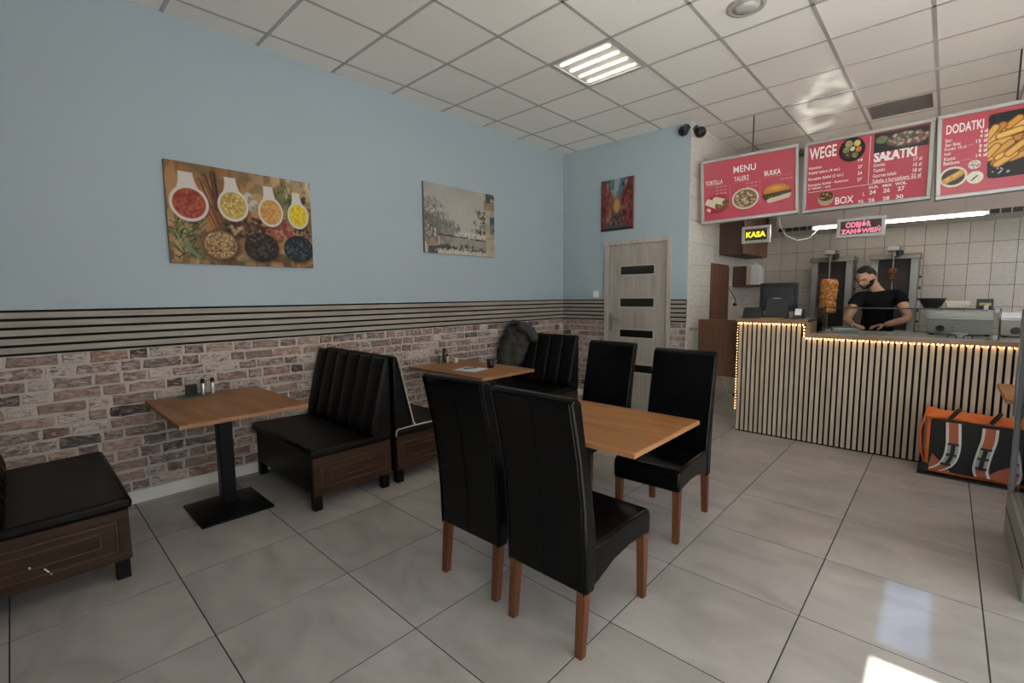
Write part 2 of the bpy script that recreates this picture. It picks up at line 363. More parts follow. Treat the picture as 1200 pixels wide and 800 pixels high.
# ---- suspended ceiling
ceil_o = struct(MB().box(-0.1, XR + 0.2, YF - 0.2, YK + 0.2, H + 0.012, H + 0.15).build('ceiling', 'white_paint'))
gx0 = 0.231; cg = 0.024
cx_ = [gx0 + 0.6 * k for k in range(-1, 12)]; cy_ = [0.6 * k for k in range(-5, 11)]
skip = {(1.431, 1.2), (3.231, 1.2), (3.231, 4.2), (2.631, 1.2)}
lamp_cells = [(1.431, 1.2), (3.231, 1.2), (4.431, 4.2)]
for x in cx_:
    for y in cy_:
        x0, x1 = max(x + cg / 2, 0.0), min(x + 0.6 - cg / 2, XR); y0, y1 = max(y + cg / 2, YF), min(y + 0.6 - cg / 2, YK)
        if x1 - x0 < 0.03 or y1 - y0 < 0.03: continue
        if any(abs(x - a) < 0.01 and abs(y - b) < 0.01 for a, b in lamp_cells + [(3.231, 4.2)]): continue
        if x1 < XK and y0 > YB: continue
        key = ('c', round(x1 - x0, 3), round(y1 - y0, 3))
        if key not in _cache: _cache[key] = MB().box(-(x1 - x0) / 2, (x1 - x0) / 2, -(y1 - y0) / 2, (y1 - y0) / 2, 0, 0.012).mesh('ceiling_tile', 'ceiling_board')
        place('ceiling_tile', _cache[key], ceil_o, ((x0 + x1) / 2, (y0 + y1) / 2, H))
for x in cx_:
    if 0 < x < XR: MB().box(x - cg / 2, x + cg / 2, YF, YK if x > XK else YB, H - 0.003, H + 0.012).build('grid_bar', 'grid_metal', ceil_o)
for y in cy_:
    if YF < y < YK:
        hb = 0.003 if abs(y - 3.6) > 0.1 else 0.014
        MB().box(0 if y < YB else XK, XR, y - cg / 2, y + cg / 2, H - hb, H + 0.012).build('grid_bar', 'grid_metal', ceil_o)
# ---- walls
wall_left = struct(MB().box(-0.15, 0, YF - 0.2, YB, 0, H).build('wall_left', 'blue_paint'))
wall_back = struct(MB().box(-0.15, 0.70, YB, YB + 0.12, 0, H).box(1.60, XK - 0.008, YB, YB + 0.12, 0, H).box(0.70, 1.60, YB, YB + 0.12, 2.08, H).build('wall_back', 'blue_paint'))
wall_kl = struct(MB().box(XK - 0.12, XK - 0.008, YB + 0.12, YK, 0, H).build('wall_kitchen_left', 'tile_grout_side'))
wall_kb = struct(MB().box(XK - 0.12, XR, YK, YK + 0.12, 0, H).build('wall_kitchen_back', 'tile_grout'))
XW0 = 3.86
wall_front = struct(MB().box(-0.15, XW0, YF - 0.15, YF, 0, H).box(XW0, XR, YF - 0.15, YF, 3.26, H).box(XR - 0.25, XR, YF - 0.15, YF, 0, 3.26).build('wall_front', 'front_wall'))
RY0, RY1, RZ0, RZ1 = -2.2, 2.6, 0.45, 2.95
wall_right = struct(MB().box(XR, XR + 0.15, YF - 0.15, YK + 0.12, 0, RZ0).box(XR, XR + 0.15, YF - 0.15, YK + 0.12, RZ1, H).box(XR, XR + 0.15, YF - 0.15, RY0, RZ0, RZ1).box(XR, XR + 0.15, RY1, YK + 0.12, RZ0, RZ1).build('wall_right', 'right_wall'))
# shop front: a door leaf with a tinted transom, and shop windows beside it
def window(n, x0, x1, z0, z1, bars, yy=YF - 0.08, gl='window_glass'):
    fr = MB(); t = 0.05
    fr.box(x0, x1, yy - 0.03, yy + 0.03, z0, z0 + t).box(x0, x1, yy - 0.03, yy + 0.03, z1 - t, z1)
    fr.box(x0, x0 + t, yy - 0.03, yy + 0.03, z0 + t, z1 - t).box(x1 - t, x1, yy - 0.03, yy + 0.03, z0 + t, z1 - t)
    for b in bars: fr.box(b - t / 2, b + t / 2, yy - 0.03, yy + 0.03, z0 + t, z1 - t)
    o = struct(fr.build('window_%d' % n, 'front_frame'))
    e = [x0 + t] + [v for b in bars for v in (b - t / 2, b + t / 2)] + [x1 - t]
    for a, b in zip(e[0::2], e[1::2]): MB().box(a, b, yy - 0.004, yy + 0.004, z0 + t, z1 - t).build('window_pane', gl, o)
    return o
window(1, 4.95, XR - 0.25, 0.02, 3.26, [6.1])
d2 = MB(); yy = YF - 0.08
d2.box(3.86, 3.89, yy - 0.03, yy + 0.03, 0, 3.26).box(4.86, 4.90, yy - 0.03, yy + 0.03, 0, 3.26).box(3.89, 4.86, yy - 0.03, yy + 0.03, 2.60, 2.66).box(3.89, 4.86, yy - 0.03, yy + 0.03, 3.22, 3.26).box(4.05, 4.10, yy - 0.03, yy + 0.03, 2.66, 3.22)
door2 = struct(d2.build('door_2', 'front_frame'))
MB().box(4.81, 4.86, yy - 0.02, yy + 0.02, 0.02, 2.60).box(3.89, 4.81, yy - 0.02, yy + 0.02, 0.02, 0.15).build('door_leaf', 'front_frame', door2)
MB().box(3.89, 4.81, yy - 0.003, yy + 0.003, 0.15, 2.60).build('door_pane', 'window_glass', door2)
MB().box(3.89, 4.05, yy - 0.003, yy + 0.003, 2.66, 3.22).build('tinted_pane', 'tinted_glass', door2)
MB().box(4.10, 4.86, yy - 0.01, yy + 0.01, 2.66, 3.22).build('sun_block_board', 'front_frame', door2)  # added unseen board, stops the sun where the floor band ends
w3 = MB(); ym = (RY0 + RY1) / 2
for z in (RZ0, RZ1 - 0.05): w3.box(XR + 0.05, XR + 0.11, RY0, RY1, z, z + 0.05)
for y in (RY0, ym - 0.025, RY1 - 0.05): w3.box(XR + 0.05, XR + 0.11, y, y + 0.05, RZ0 + 0.05, RZ1 - 0.05)
win3 = struct(w3.build('window_2', 'front_frame'))
for a, b in ((RY0 + 0.05, ym - 0.025), (ym + 0.025, RY1 - 0.05)): MB().box(XR + 0.076, XR + 0.084, a, b, RZ0 + 0.05, RZ1 - 0.05).build('window_pane', 'window_glass', win3)
struct(MB().box(-8, 20, -24, YF - 0.2, -0.2, -0.12).build('pavement', 'concrete'))
# ---- brick facing: single bricks, the 300 nearest on the long wall as parts
def brick_mesh(seed, mat):
    rs = random.Random(seed); n = 10; pts = []
    per = [(-.5, -.5), (-.17, -.5), (.2, -.5), (.5, -.5), (.5, 0), (.5, .5), (.15, .5), (-.2, .5), (-.5, .5), (-.5, 0)]
    for x, z in per: pts.append((x + rs.uniform(-.035, .035), z + rs.uniform(-.10, .10)))
    mb = MB(); vs = [(0.0, x, z) for x, z in pts] + [(0.75 + rs.uniform(-.15, .15), x * 0.97, z * 0.90) for x, z in pts]
    vs += [(1.0 + rs.uniform(-.2, .2), x * 0.90, z * 0.70) for x, z in pts]
    fs = [(i, (i + 1) % n, n + (i + 1) % n, n + i) for i in range(n)] + [(n + i, n + (i + 1) % n, 2 * n + (i + 1) % n, 2 * n + i) for i in range(n)]
    fs.append(tuple(range(2 * n, 3 * n)))
    return mb.add(vs, fs).mesh('brick', mat)
BM = ['brick_pink', 'brick_grey', 'brick_dark', 'brick_white', 'brick_red']
pool = {b: [brick_mesh(k * 13 + j, b) for k in range(5)] for j, b in enumerate(BM)}
def pick(): return random.choices(BM, [32, 34, 8, 16, 10])[0]
ZB0, ZB1 = 0.085, 1.0695; NR = 13; RH = (ZB1 - ZB0) / NR
MB().box(0, 0.006, YF, YB - 0.006, ZB0, ZB1).build('mortar_bed', 'mortar', wall_left)
MB().box(0.006, 0.70, YB - 0.006, YB, ZB0, ZB1).box(1.60, XK - 0.008, YB - 0.006, YB, ZB0, ZB1).build('mortar_bed', 'mortar', wall_back)
bricks = []
for r in range(NR):
    y = -2.58 + random.uniform(0, 0.15); tog = random.random() < 0.5
    while y < YB - 0.03:
        L_ = random.uniform(0.175, 0.225) if tog else random.uniform(0.085, 0.13); tog = (not tog) if random.random() < 0.8 else tog
        y1 = min(y + L_, YB - 0.012)
        if y1 - y > 0.03: bricks.append((y, y1, r))
        y = y1 + 0.016
bricks.sort(key=lambda b: abs(b[0] + 0.6) if b[0] > -2.25 else 9)
def put_brick(b, parent, axis):
    a0, a1, r = b; zc = ZB0 + (r + 0.5) * RH; hgt = RH - random.uniform(0.012, 0.021); t = random.uniform(0.007, 0.012)
    me = random.choice(pool[pick()])
    if axis == 'y': o = place('brick', me, parent, (0.006, (a0 + a1) / 2, zc), scale=(t, a1 - a0, hgt))
    else: o = place('brick', me, parent, ((a0 + a1) / 2, YB - 0.006, zc), rot=(0, 0, -PI / 2), scale=(t, a1 - a0, hgt))
    return o
for b in bricks[:300]: put_brick(b, wall_left, 'y')
rest = MB()
for b in bricks[300:]:
    a0, a1, r = b; zc = ZB0 + (r + 0.5) * RH; hgt = RH - random.uniform(0.012, 0.021); t = random.uniform(0.007, 0.012)
    kind = pick(); me = random.choice(pool[kind])
    rest.add([(0.006 + v.co.x * t, (a0 + a1) / 2 + v.co.y * (a1 - a0), zc + v.co.z * hgt) for v in me.vertices], [tuple(p.vertices) for p in me.polygons], BM.index(kind))
o = rest.build('bricks', BM, wall_left); o['kind'] = 'stuff'
for xa, xb in ((0.012, 0.70), (1.60, XK - 0.01)):
    for r in range(NR):
        x = xa + (0 if r % 2 else -0.06); tog = r % 2 == 0
        while x < xb - 0.02:
            L_ = random.uniform(0.17, 0.21) if tog else random.uniform(0.09, 0.12); tog = not tog
            a, b_ = max(x, xa), min(x + L_, xb)
            if b_ - a > 0.025: put_brick((a, b_, r), wall_back, 'x')
            x += L_ + 0.013
# ---- slat band above the bricks
ZS0, ZS1 = 1.070, 1.340
MB().box(0, 0.012, YF, YB - 0.012, ZS0, ZS1).build('slat_backing', 'black_felt', wall_left)
for k in range(5):
    z = ZS0 + 0.0155 + k * 0.0515
    MB().box(0.012, 0.026, YF, YB - 0.026, z, z + 0.0345).build('wall_slat', 'oak_slat', wall_left)
MB().box(0.012, 0.70, YB - 0.012, YB, ZS0, ZS1).box(1.60, XK - 0.008, YB - 0.012, YB, ZS0, ZS1).build('slat_backing', 'black_felt', wall_back)
for k in range(5):
    z = ZS0 + 0.0155 + k * 0.0515
    MB().box(0.012, 0.70, YB - 0.026, YB - 0.012, z, z + 0.0345).build('wall_slat', 'oak_slat', wall_back)
    MB().box(1.60, XK - 0.008, YB - 0.026, YB - 0.012, z, z + 0.0345).build('wall_slat', 'oak_slat', wall_back)
struct(MB().box(0.0, 0.014, YF, YB - 0.015, 0, 0.085).build('baseboard_left', 'white_paint'))
struct(MB().box(0.0, 0.70, YB - 0.014, YB, 0, 0.085).box(1.60, XK - 0.01, YB - 0.014, YB, 0, 0.085).build('baseboard_back', 'white_paint'))
# ---- door in the back wall
dr = MB().box(0.70, 0.745, YB - 0.03, YB + 0.10, 0, 2.08).box(1.555, 1.60, YB - 0.03, YB + 0.10, 0, 2.08).box(0.745, 1.555, YB - 0.03, YB + 0.10, 2.035, 2.08)
door1 = struct(dr.build('door_1', 'grey_wood_frame'))
zs = [(1.64, 1.77), (1.235, 1.355 + 0.01), (0.845, 0.955 + 0.01), (0.40, 0.525)]
lf = MB(); x0, x1 = 0.75, 1.55; sx0, sx1 = 0.905, 1.395; z = 0.001
lf.box(x0 - 0.004, sx0, YB - 0.005, YB + 0.035, 0.001, 2.034).box(sx1, x1 + 0.004, YB - 0.005, YB + 0.035, 0.001, 2.034)
for a, b in sorted(zs): lf.box(sx0, sx1, YB - 0.005, YB + 0.035, z, a); z = b
lf.box(sx0, sx1, YB - 0.005, YB + 0.035, z, 2.034)
lf.build('door_leaf', 'grey_wood', door1)
for a, b in zs:
    MB().box(sx0 + 0.012, sx1 - 0.012, YB + 0.005, YB + 0.02, a + 0.012, b - 0.012).build('door_pane', 'dark_glass', door1)
    mb = MB(); t = 0.014
    mb.box(sx0 - 0.004, sx1 + 0.004, YB - 0.009, YB + 0.006, a - 0.004, a + t).box(sx0 - 0.004, sx1 + 0.004, YB - 0.009, YB + 0.006, b - t, b + 0.004)
    mb.box(sx0 - 0.004, sx0 + t, YB - 0.009, YB + 0.006, a + t, b - t).box(sx1 - t, sx1 + 0.004, YB - 0.009, YB + 0.006, a + t, b - t)
    mb.build('pane_bead', 'grey_wood_frame', door1)
hd = MB().box(0.775, 0.815, YB - 0.013, YB - 0.005, 0.94, 1.17)
hd.tube([(0.795, YB - 0.01, 1.09), (0.795, YB - 0.05, 1.09), (0.82, YB - 0.055, 1.09), (0.91, YB - 0.055, 1.09)], 0.009)
tag(hd.build('door_handle', 'steel_dull', door1, bevel=0.002), 'metal lever handle')
hg = MB()
for z in (0.25, 1.0, 1.72): hg.lathe([(0.008, 0), (0.008, 0.09)], (1.556, YB - 0.036, z), 10)
hg.build('hinge', 'steel_dull', door1)
# ---- kitchen tiles
ub = unit_box('wall_tile', 'side_tile')
zj = 0.2525; zz = 0.2335 - zj
def wall_tiles_side():
    z = 0.2335 - zj
    rows = []
    while z < H: rows.append((max(z, 0), min(z + zj, H))); z += zj
    ys = [YB, 3.72, 4.12, 4.52, 4.92, 5.32, 5.72, 6.12, YK]
    for a, b in rows:
        if b - a < 0.03: continue
        for c, d in zip(ys, ys[1:]):
            place('wall_tile', ub, wall_kl, (XK - 0.004, (c + d) / 2, (a + b) / 2), scale=(0.008, d - c - 0.003, b - a - 0.004))
wall_tiles_side()
ubk = unit_box('wall_tile', 'kitchen_tile')
x = XK + 0.002; xe = [x]
x = 3.757 - 0.21 * 9
while x < 5.4: xe.append(x); x += 0.21
z = 2.278 - 0.266 * 8; ze = [0.0]
while z < 2.85: ze.append(z); z += 0.266
for a, b in zip(xe, xe[1:]):
    for c, d in zip(ze, ze[1:]):
        if b - a < 0.02: continue
        place('wall_tile', ubk, wall_kb, ((a + b) / 2, YK - 0.003, (c + d) / 2), scale=(b - a - 0.005, 0.008, d - c - 0.005))
# ---- door sill light switch etc. come with the things below

# ================================================================== LARGE THINGS
def pedestal_table(label, x0, x1, y0, y1, top, bx, by, bw=0.46, bd=0.42, group=None):
    t = thing('pedestal_table', label, 'table', (bx, by, 0))
    X0, X1, Y0, Y1 = x0 - bx, x1 - bx, y0 - by, y1 - by
    MB().box(X0, X1, Y0, Y1, top - 0.026, top).build('tabletop', 'table_wood', t, bevel=0.003)
    MB().box(X0 - 0.001, X1 + 0.001, Y0 - 0.001, Y1 + 0.001, top - 0.0235, top - 0.004).build('edge_band', 'table_wood_edge', t)
    MB().box(-0.042, 0.042, -0.042, 0.042, 0.02, top - 0.04).build('column', 'black_metal', t, bevel=0.006)
    MB().box(-0.20, 0.20, -0.16, 0.16, top - 0.04, top - 0.0262).build('mounting_plate', 'black_metal', t)
    a, b = bw / 2, bd / 2
    mb = MB().box(-a, a, -b, b, 0.0, 0.012)
    mb.hexa([(-a, -b, 0.012), (a, -b, 0.012), (a, b, 0.012), (-a, b, 0.012)], [(-0.06, -0.06, 0.042), (0.06, -0.06, 0.042), (0.06, 0.06, 0.042), (-0.06, 0.06, 0.042)])
    mb.build('base_plate', 'black_metal', t, bevel=0.003)
    return t
pedestal_table('brown wood pedestal table with a green leaflet on it, against the brick wall', 0.06, 1.00, -1.475, -0.775, 0.71, 0.555, -1.15)
pedestal_table('brown wood table with a white paper sheet on it, in the far booth', 0.14, 1.20, 0.60, 1.28, 0.71, 0.66, 0.94)
pedestal_table('orange-brown wood table standing free between four black leather chairs', 2.02, 3.06, -0.25, 0.475, 0.71, 2.53, 0.115)
pedestal_table('wood table partly hidden by the cooler at right, its corner above the orange bag', 4.31, 5.25, 1.98, 2.68, 0.75, 4.80, 2.32)

def booth(label, yf, d, pipe=False, x0=0.03, x1=1.09, scuff=False):
    # yf: front edge of the seat, d: +1 when the back is at larger y
    t = thing('booth_bench', label, 'bench', (x0, yf, 0)); Wd = x1 - x0; D = 0.60
    def bx(mb, xa, xb, ya, yb, za, zb):
        y = sorted((ya * d, yb * d)); return mb.box(xa, xb, y[0], y[1], za, zb)
    def pr(mb, prof, xa, xb): return mb.prism([(y * d, z) for y, z in prof], xa, xb, 'x')
    bx(MB(), 0.0, Wd - 0.022, 0.03, D, 0.10, 0.362).build('base', 'black_vinyl', t)
    pr(MB(), [(-0.004, 0.362), (D - 0.005, 0.362), (D - 0.005, 0.405), (0.02, 0.418), (0.0, 0.412), (-0.006, 0.395)], 0, Wd).build('seat', 'black_vinyl', t, bevel=0.014, seg=3)
    pr(MB(), [(0.455, 0.40), (D, 0.40), (D, 0.962), (0.572, 0.962)], 0.0, Wd).build('backrest', 'black_vinyl', t, bevel=0.012, seg=3)
    n = 6; cw = Wd / n
    for k in range(n):
        mb = MB(); R_ = 9; vs = []; zs_ = [(0.408, 0.0), (0.43, 0.8), (0.47, 1.0), (0.60, 1.0), (0.75, 1.0), (0.90, 1.0), (0.945, 0.75), (0.962, 0.1)]
        for z, s_ in zs_:
            yb = 0.455 + (z - 0.40) / 0.562 * 0.117; th = (0.050 - 0.028 * (z - 0.4) / 0.562) * s_
            for j in range(R_ + 1):
                u = j / R_; yy_ = yb + 0.004 - th * (0.25 + 0.75 * math.sin(PI * u) ** 0.55) * (1 if 0 < j < R_ else 0.15)
                vs.append((k * cw + u * cw, yy_ * d, z))
        nn = R_ + 1
        fs = [(i * nn + j, i * nn + j + 1, (i + 1) * nn + j + 1, (i + 1) * nn + j) for i in range(len(zs_) - 1) for j in range(R_)]
        ob = mb.add(vs, fs).build('back_channel', 'black_vinyl', t, smooth=True)
        sd = ob.modifiers.new('solid', 'SOLIDIFY'); sd.thickness = 0.004; sd.offset = -1 if d > 0 else -1
    # wooden end panel towards the aisle with a double moulding
    bx(MB(), Wd - 0.022, Wd - 0.004, 0.012, D - 0.012, 0.105, 0.360).build('end_panel', 'dark_panel', t)
    def ring(a, ya, yb, za, zb, tt):
        mb = MB(); X = Wd - 0.004
        bx(mb, X, X + a, ya, yb, za, za + tt); bx(mb, X, X + a, ya, yb, zb - tt, zb); bx(mb, X, X + a, ya, ya + tt, za + tt, zb - tt); bx(mb, X, X + a, yb - tt, yb, za + tt, zb - tt)
        return mb
    ring(0.006, 0.014, D - 0.014, 0.108, 0.358, 0.045).build('panel_frame', 'dark_panel', t, bevel=0.003)
    ring(0.009, 0.060, D - 0.060, 0.154, 0.312, 0.010).build('moulding', 'dark_moulding', t, bevel=0.003)
    ring(0.006, 0.125, D - 0.125, 0.196, 0.272, 0.008).build('moulding', 'dark_moulding', t, bevel=0.002)
    for xa in (0.02, Wd - 0.075):
        for ya in (0.02, D - 0.075): bx(MB(), xa, xa + 0.055, ya, ya + 0.055, 0.0, 0.105).build('foot', 'black_vinyl', t, bevel=0.004)
    if pipe:
        pts = [(Wd + 0.003, y * d, z) for y, z in [(0.585, 0.968), (0.565, 0.966), (0.545, 0.92), (0.50, 0.70), (0.44, 0.45), (0.425, 0.43)]]
        tag(MB().tube(pts, 0.005).build('piping', 'piping', t), 'pale edge piping')
        pts = [(Wd + 0.003, y * d, z) for y, z in [(0.595, 0.37), (0.592, 0.408), (0.575, 0.42), (0.42, 0.423), (0.2, 0.42), (0.01, 0.416)]]
        tag(MB().tube(pts, 0.005).build('piping', 'piping', t), 'pale edge piping')
    if scuff:
        mb = MB()
        for (ya, za, yb, zb, r) in ((0.300, 0.150, 0.322, 0.186, 0.003), (0.365, 0.205, 0.368, 0.213, 0.0035)):
            mb.tube([(Wd + 0.001, ya * d, za), (Wd + 0.0012, yb * d, zb)], r, 6)
        tag(mb.build('paint_chip', 'scuff', t), 'white scratch marks')
    return t
booth('black vinyl booth bench at the left edge with white scratches on its wooden end', -1.715, -1, scuff=True)
booth('black vinyl booth bench with channelled back facing the nearest wall table', -0.815, 1)
booth('black booth bench with pale piping, back to back behind the channelled bench', 0.415, -1, pipe=True)
booth('black booth bench with a grey jacket hung over its back, farthest along the brick wall', 1.56, 1)

# ---- upholstered chairs
def make_chair(label, loc, rz):
    t = thing('dining_chair', label, 'chair', (*loc, 0), rz, 'black leather chairs around the free-standing table'); hw = 0.205
    prof = [(-0.235, 0.262), (-0.17, 0.275), (-0.05, 0.312), (0.08, 0.322), (0.20, 0.312), (0.262, 0.300), (0.268, 0.38), (0.262, 0.415), (0.235, 0.432), (0.05, 0.442), (-0.15, 0.436), (-0.235, 0.43)]
    MB().prism(prof, -hw + 0.004, hw - 0.004, 'x').build('seat', 'black_leather', t, bevel=0.014, seg=3)
    back = [(-0.262, 0.258), (-0.268, 0.45), (-0.282, 0.62), (-0.310, 0.80), (-0.352, 0.98), (-0.362, 1.018), (-0.352, 1.034), (-0.325, 1.036), (-0.300, 1.015), (-0.268, 0.85), (-0.225, 0.66), (-0.196, 0.50), (-0.190, 0.43), (-0.205, 0.258)]
    MB().prism(back, -hw, hw, 'x').build('backrest', 'black_leather', t, bevel=0.016, seg=3)
    pt = [(y - 0.0, z) for y, z in back[:7]]
    for s in (-1, 1):
        MB().tube([(s * (hw - 0.012), y - 0.003, z) for y, z in back[:6]], 0.0035, 6).build('seam', 'black_leather', t)
    MB().tube([(0.0, y - 0.0005, z) for y, z in back[:6]], 0.0014, 5).build('seam', 'black_leather', t)
    for s in (-1, 1):
        x = s * 0.176; a = 0.021; b = 0.017
        MB().hexa([(x - b, 0.236 - b, 0), (x + b, 0.236 - b, 0), (x + b, 0.236 + b, 0), (x - b, 0.236 + b, 0)], [(x - a, 0.232 - a, 0.33), (x + a, 0.232 - a, 0.33), (x + a, 0.232 + a, 0.33), (x - a, 0.232 + a, 0.33)]).build('leg', 'chair_wood', t, bevel=0.003)
        MB().hexa([(x - b, -0.262 - b, 0), (x + b, -0.262 - b, 0), (x + b, -0.262 + b, 0), (x - b, -0.262 + b, 0)], [(x - a, -0.236 - a, 0.29), (x + a, -0.236 - a, 0.29), (x + a, -0.236 + a, 0.29), (x - a, -0.236 + a, 0.29)]).build('leg', 'chair_wood', t, bevel=0.003)
    return t
make_chair('black leather chair in the foreground, its whole back towards us', (2.877, -0.385), 0.0)
make_chair('black leather chair half hidden behind the left side of the foreground chair', (2.388, -0.365), 0.02)
make_chair('black leather chair facing us at the far right of the table, nearest the counter', (2.785, 0.635), PI + 0.05)
make_chair('black leather chair facing us at the far left of the table, before the grey door', (2.10, 0.83), PI - 0.02)

# ---- service counter
yc = 2.95; cxl, cxm, cxr = 2.49, 3.075, 4.95; ctz, clz = 1.115, 0.995
counter = thing('service_counter', 'serving counter clad in pale vertical slats with warm light strip under a wooden top', 'counter', (cxl, yc, 0))
def C(x): return x - cxl
MB().box(0, C(cxm), 0.02, 0.36, 0.0, ctz).box(C(cxm), C(cxr), 0.02, 0.66, 0.0, clz).build('body', 'black_felt', counter)
MB().box(-0.02, C(cxm) + 0.015, -0.015, 0.38, ctz + 0.012, ctz + 0.042).build('raised_top', 'counter_top_dark', counter, bevel=0.002)
MB().box(-0.02, C(cxm) + 0.015, -0.017, -0.0152, ctz, ctz + 0.040).box(-0.022, -0.0202, -0.017, 0.38, ctz, ctz + 0.04).build('top_edge', 'counter_wood', counter)
MB().box(C(cxm), C(cxm) + 0.03, -0.015, 0.36, clz + 0.03, ctz + 0.012).build('step_panel', 'counter_wood', counter)
MB().box(C(cxm) - 0.006, C(cxr), -0.015, 0.68, clz, clz + 0.034).build('lower_top', 'worktop_grey', counter, bevel=0.002)
MB().box(C(cxm) - 0.006, C(cxr), -0.018, -0.0152, clz - 0.006, clz + 0.032).build('top_edge', 'counter_wood', counter)
xs = cxl + 0.004; k = 0
sv = {}
while xs < cxr - 0.03:
    ztop = (ctz if xs + 0.028 < cxm - 0.008 else clz) - 0.004
    if ztop not in sv: sv[ztop] = MB().box(0, 0.0265, -0.014, 0.0, 0.012, ztop).mesh('slat', 'oak_slat_v')
    place('slat', sv[ztop], counter, (C(xs), 0.02, 0)); xs += 0.0425
MB().box(0, C(cxr), 0.006, 0.02, 0.0, 0.012).build('plinth', 'black_felt', counter)
led = MB()
def bead(x, y, z, r=0.0034): led.box(x - r, x + r, y - r, y + r, z - r, z + r)
x = 0.0
while x < C(cxm) - 0.012: bead(x, -0.004, ctz - 0.010); x += 0.028
z = ctz - 0.03
while z > clz + 0.0: bead(C(cxm) - 0.014, -0.004, z); z -= 0.028
x = C(cxm) + 0.01
while x < C(cxr): bead(x, -0.004, clz - 0.013); x += 0.028
z = ctz - 0.02
while z > 0.20: bead(-0.010, 0.004, z, 0.0016); z -= 0.028
o = led.build('led_strip', 'led_warm', counter); o['kind'] = 'stuff'; o['label'] = 'glowing warm led beads under the top'
# ---- glass guard on the counter
gg = thing('glass_guard', 'clear glass sneeze guard standing on the lower counter', 'glass screen', (3.15, 2.985, clz + 0.034))
gz = 1.262 - (clz + 0.034); gw = 4.315 - 3.15
MB().box(0, gw, 0, 0.006, 0.0, gz).build('front_pane', 'guard_glass', gg)
MB().box(0, 0.006, 0.008, 0.40, 0.0, gz).build('side_pane', 'guard_glass', gg)
MB().box(0, gw, 0.0, 0.40, gz, gz + 0.007).build('top_pane', 'guard_glass', gg)
mb = MB().box(-0.001, gw + 0.001, -0.0015, 0.0005, gz - 0.002, gz + 0.008).box(-0.0015, 0.0005, -0.001, 0.40, gz - 0.002, gz + 0.008).box(gw - 0.001, gw + 0.003, -0.001, 0.007, 0, gz).box(-0.001, 0.003, 0.396, 0.402, 0, gz).box(-0.002, 0.002, -0.002, 0.004, 0, gz)
mb.build('pane_edge', 'dark_plastic', gg)
for xx, zz_ in ((gw - 0.025, gz - 0.03), (gw - 0.085, gz - 0.005), (gw - 0.025, 0.0)):
    MB().box(xx - 0.012, xx + 0.016, -0.012, 0.018, zz_, zz_ + 0.045).build('clamp', 'steel_dull', gg, bevel=0.004)

# ---- hanging menu boards
def Vx(*a): return Vector(a)
def board(label, bl, br, hgt, group):
    bl = Vector(bl); br = Vector(br); ex = br - bl; wd = ex.length; ex.normalize()
    ez = Vector((0, 0, 1)); ez = (ez - ex * ez.dot(ex)).normalized(); ey = ez.cross(ex)
    t = thing('menu_board', label, 'sign', bl, group=group, rot=Matrix((ex, ey, ez)).transposed().to_euler())
    f = 0.032
    fr = MB().box(0, wd, -0.02, 0.07, 0, f).box(0, wd, -0.02, 0.07, hgt - f, hgt).box(0, f, -0.02, 0.07, f, hgt - f).box(wd - f, wd, -0.02, 0.07, f, hgt - f)
    fr.build('frame', 'aluminium', t, bevel=0.004)
    MB().box(f, wd - f, 0.0, 0.06, f, hgt - f).build('panel', 'board_red', t)
    return t, wd, hgt
def letters(t, wd, hg, items, name='lettering', mat='print_white', y=-0.0016):
    single = name == 'heading'; mb = MB()
    for body, u0, u1, v0, v1, bold in items:
        if single: mb = MB()
        text_into(mb, body, u0 * wd, u1 * wd, hg * (1 - v1), hg * (1 - v0), y, bold)
        if single: mb.build(name, mat, t)
    if not single: mb.build(name, mat, t)['kind'] = 'stuff'
def bars(t, wd, hg, items, mat='print_white', name='rule_line'):
    mb = MB()
    for u0, u1, v0, v1 in items:
        if name == 'rule_line': mb = MB()
        mb.box(u0 * wd, u1 * wd, -0.0014, 0.0, hg * (1 - v1), hg * (1 - v0))
        if name == 'rule_line': mb.build(name, mat, t)
    if name != 'rule_line': mb.build(name, mat, t)['kind'] = 'stuff'
def food(t, wd, hg, u, v, ru, rv, img, name='food_print', shape='ell', y=-0.0022):
    h_, w_ = img.shape[:2]; V, U = np.meshgrid(np.linspace(-1, 1, h_), np.linspace(-1, 1, w_), indexing='ij')
    mk = {'ell': U * U + V * V <= 1.0, 'rect': np.ones_like(U, bool), 'round': (np.maximum(np.abs(U) - 0.86, 0) / 0.14) ** 2 + (np.maximum(np.abs(V) - 0.92, 0) / 0.08) ** 2 <= 1}[shape]
    if shape == 'mask': mk = mk
    return paint_panel(name, img, (u - ru) * wd, (u + ru) * wd, hg * (1 - v - rv), hg * (1 - v + rv), y, 'gloss_print', t, mk)
def pic_plate(cols, rim=(205, 195, 180), seed=3, n=90, inner=0.86, base=(120, 95, 70), r=0.06):
    p = Pic(44, 44, 1.0, seed); p.a[:] = np.array(rim) / 255; p.put(p.ell(.5, .5, .5 * inner, .5 * inner, soft=.08), base)
    p.grains(.5, .5, .40 * inner, .40 * inner, cols, n, r); return p.a
def rods(t, pts, top):
    mw = t.matrix_basis.inverted() if False else (Matrix.Translation(t.location) @ t.rotation_euler.to_matrix().to_4x4()).inverted()
    for p in pts:
        a = mw @ Vector((p[0], p[1], p[2])); b = mw @ Vector((p[0], p[1], top))
        MB().tube([a, a.lerp(b, 0.5), b], 0.006, 8).build('hanging_rod', 'dark_plastic', t)
b1, W1, H1 = board('red menu board headed MENU, leftmost of the hanging row', (1.872, 3.50, 2.198), (2.815, 3.69, 2.238), 0.712, 'red menu boards above the counter')
letters(b1, W1, H1, [('MENU', .355, .585, .165, .265, .012), ('TORTILLA', .05, .24, .325, .395, .006), ('TALERZ', .36, .515, .325, .395, .006), ('BUŁKA', .67, .83, .31, .385, .008)], 'heading')
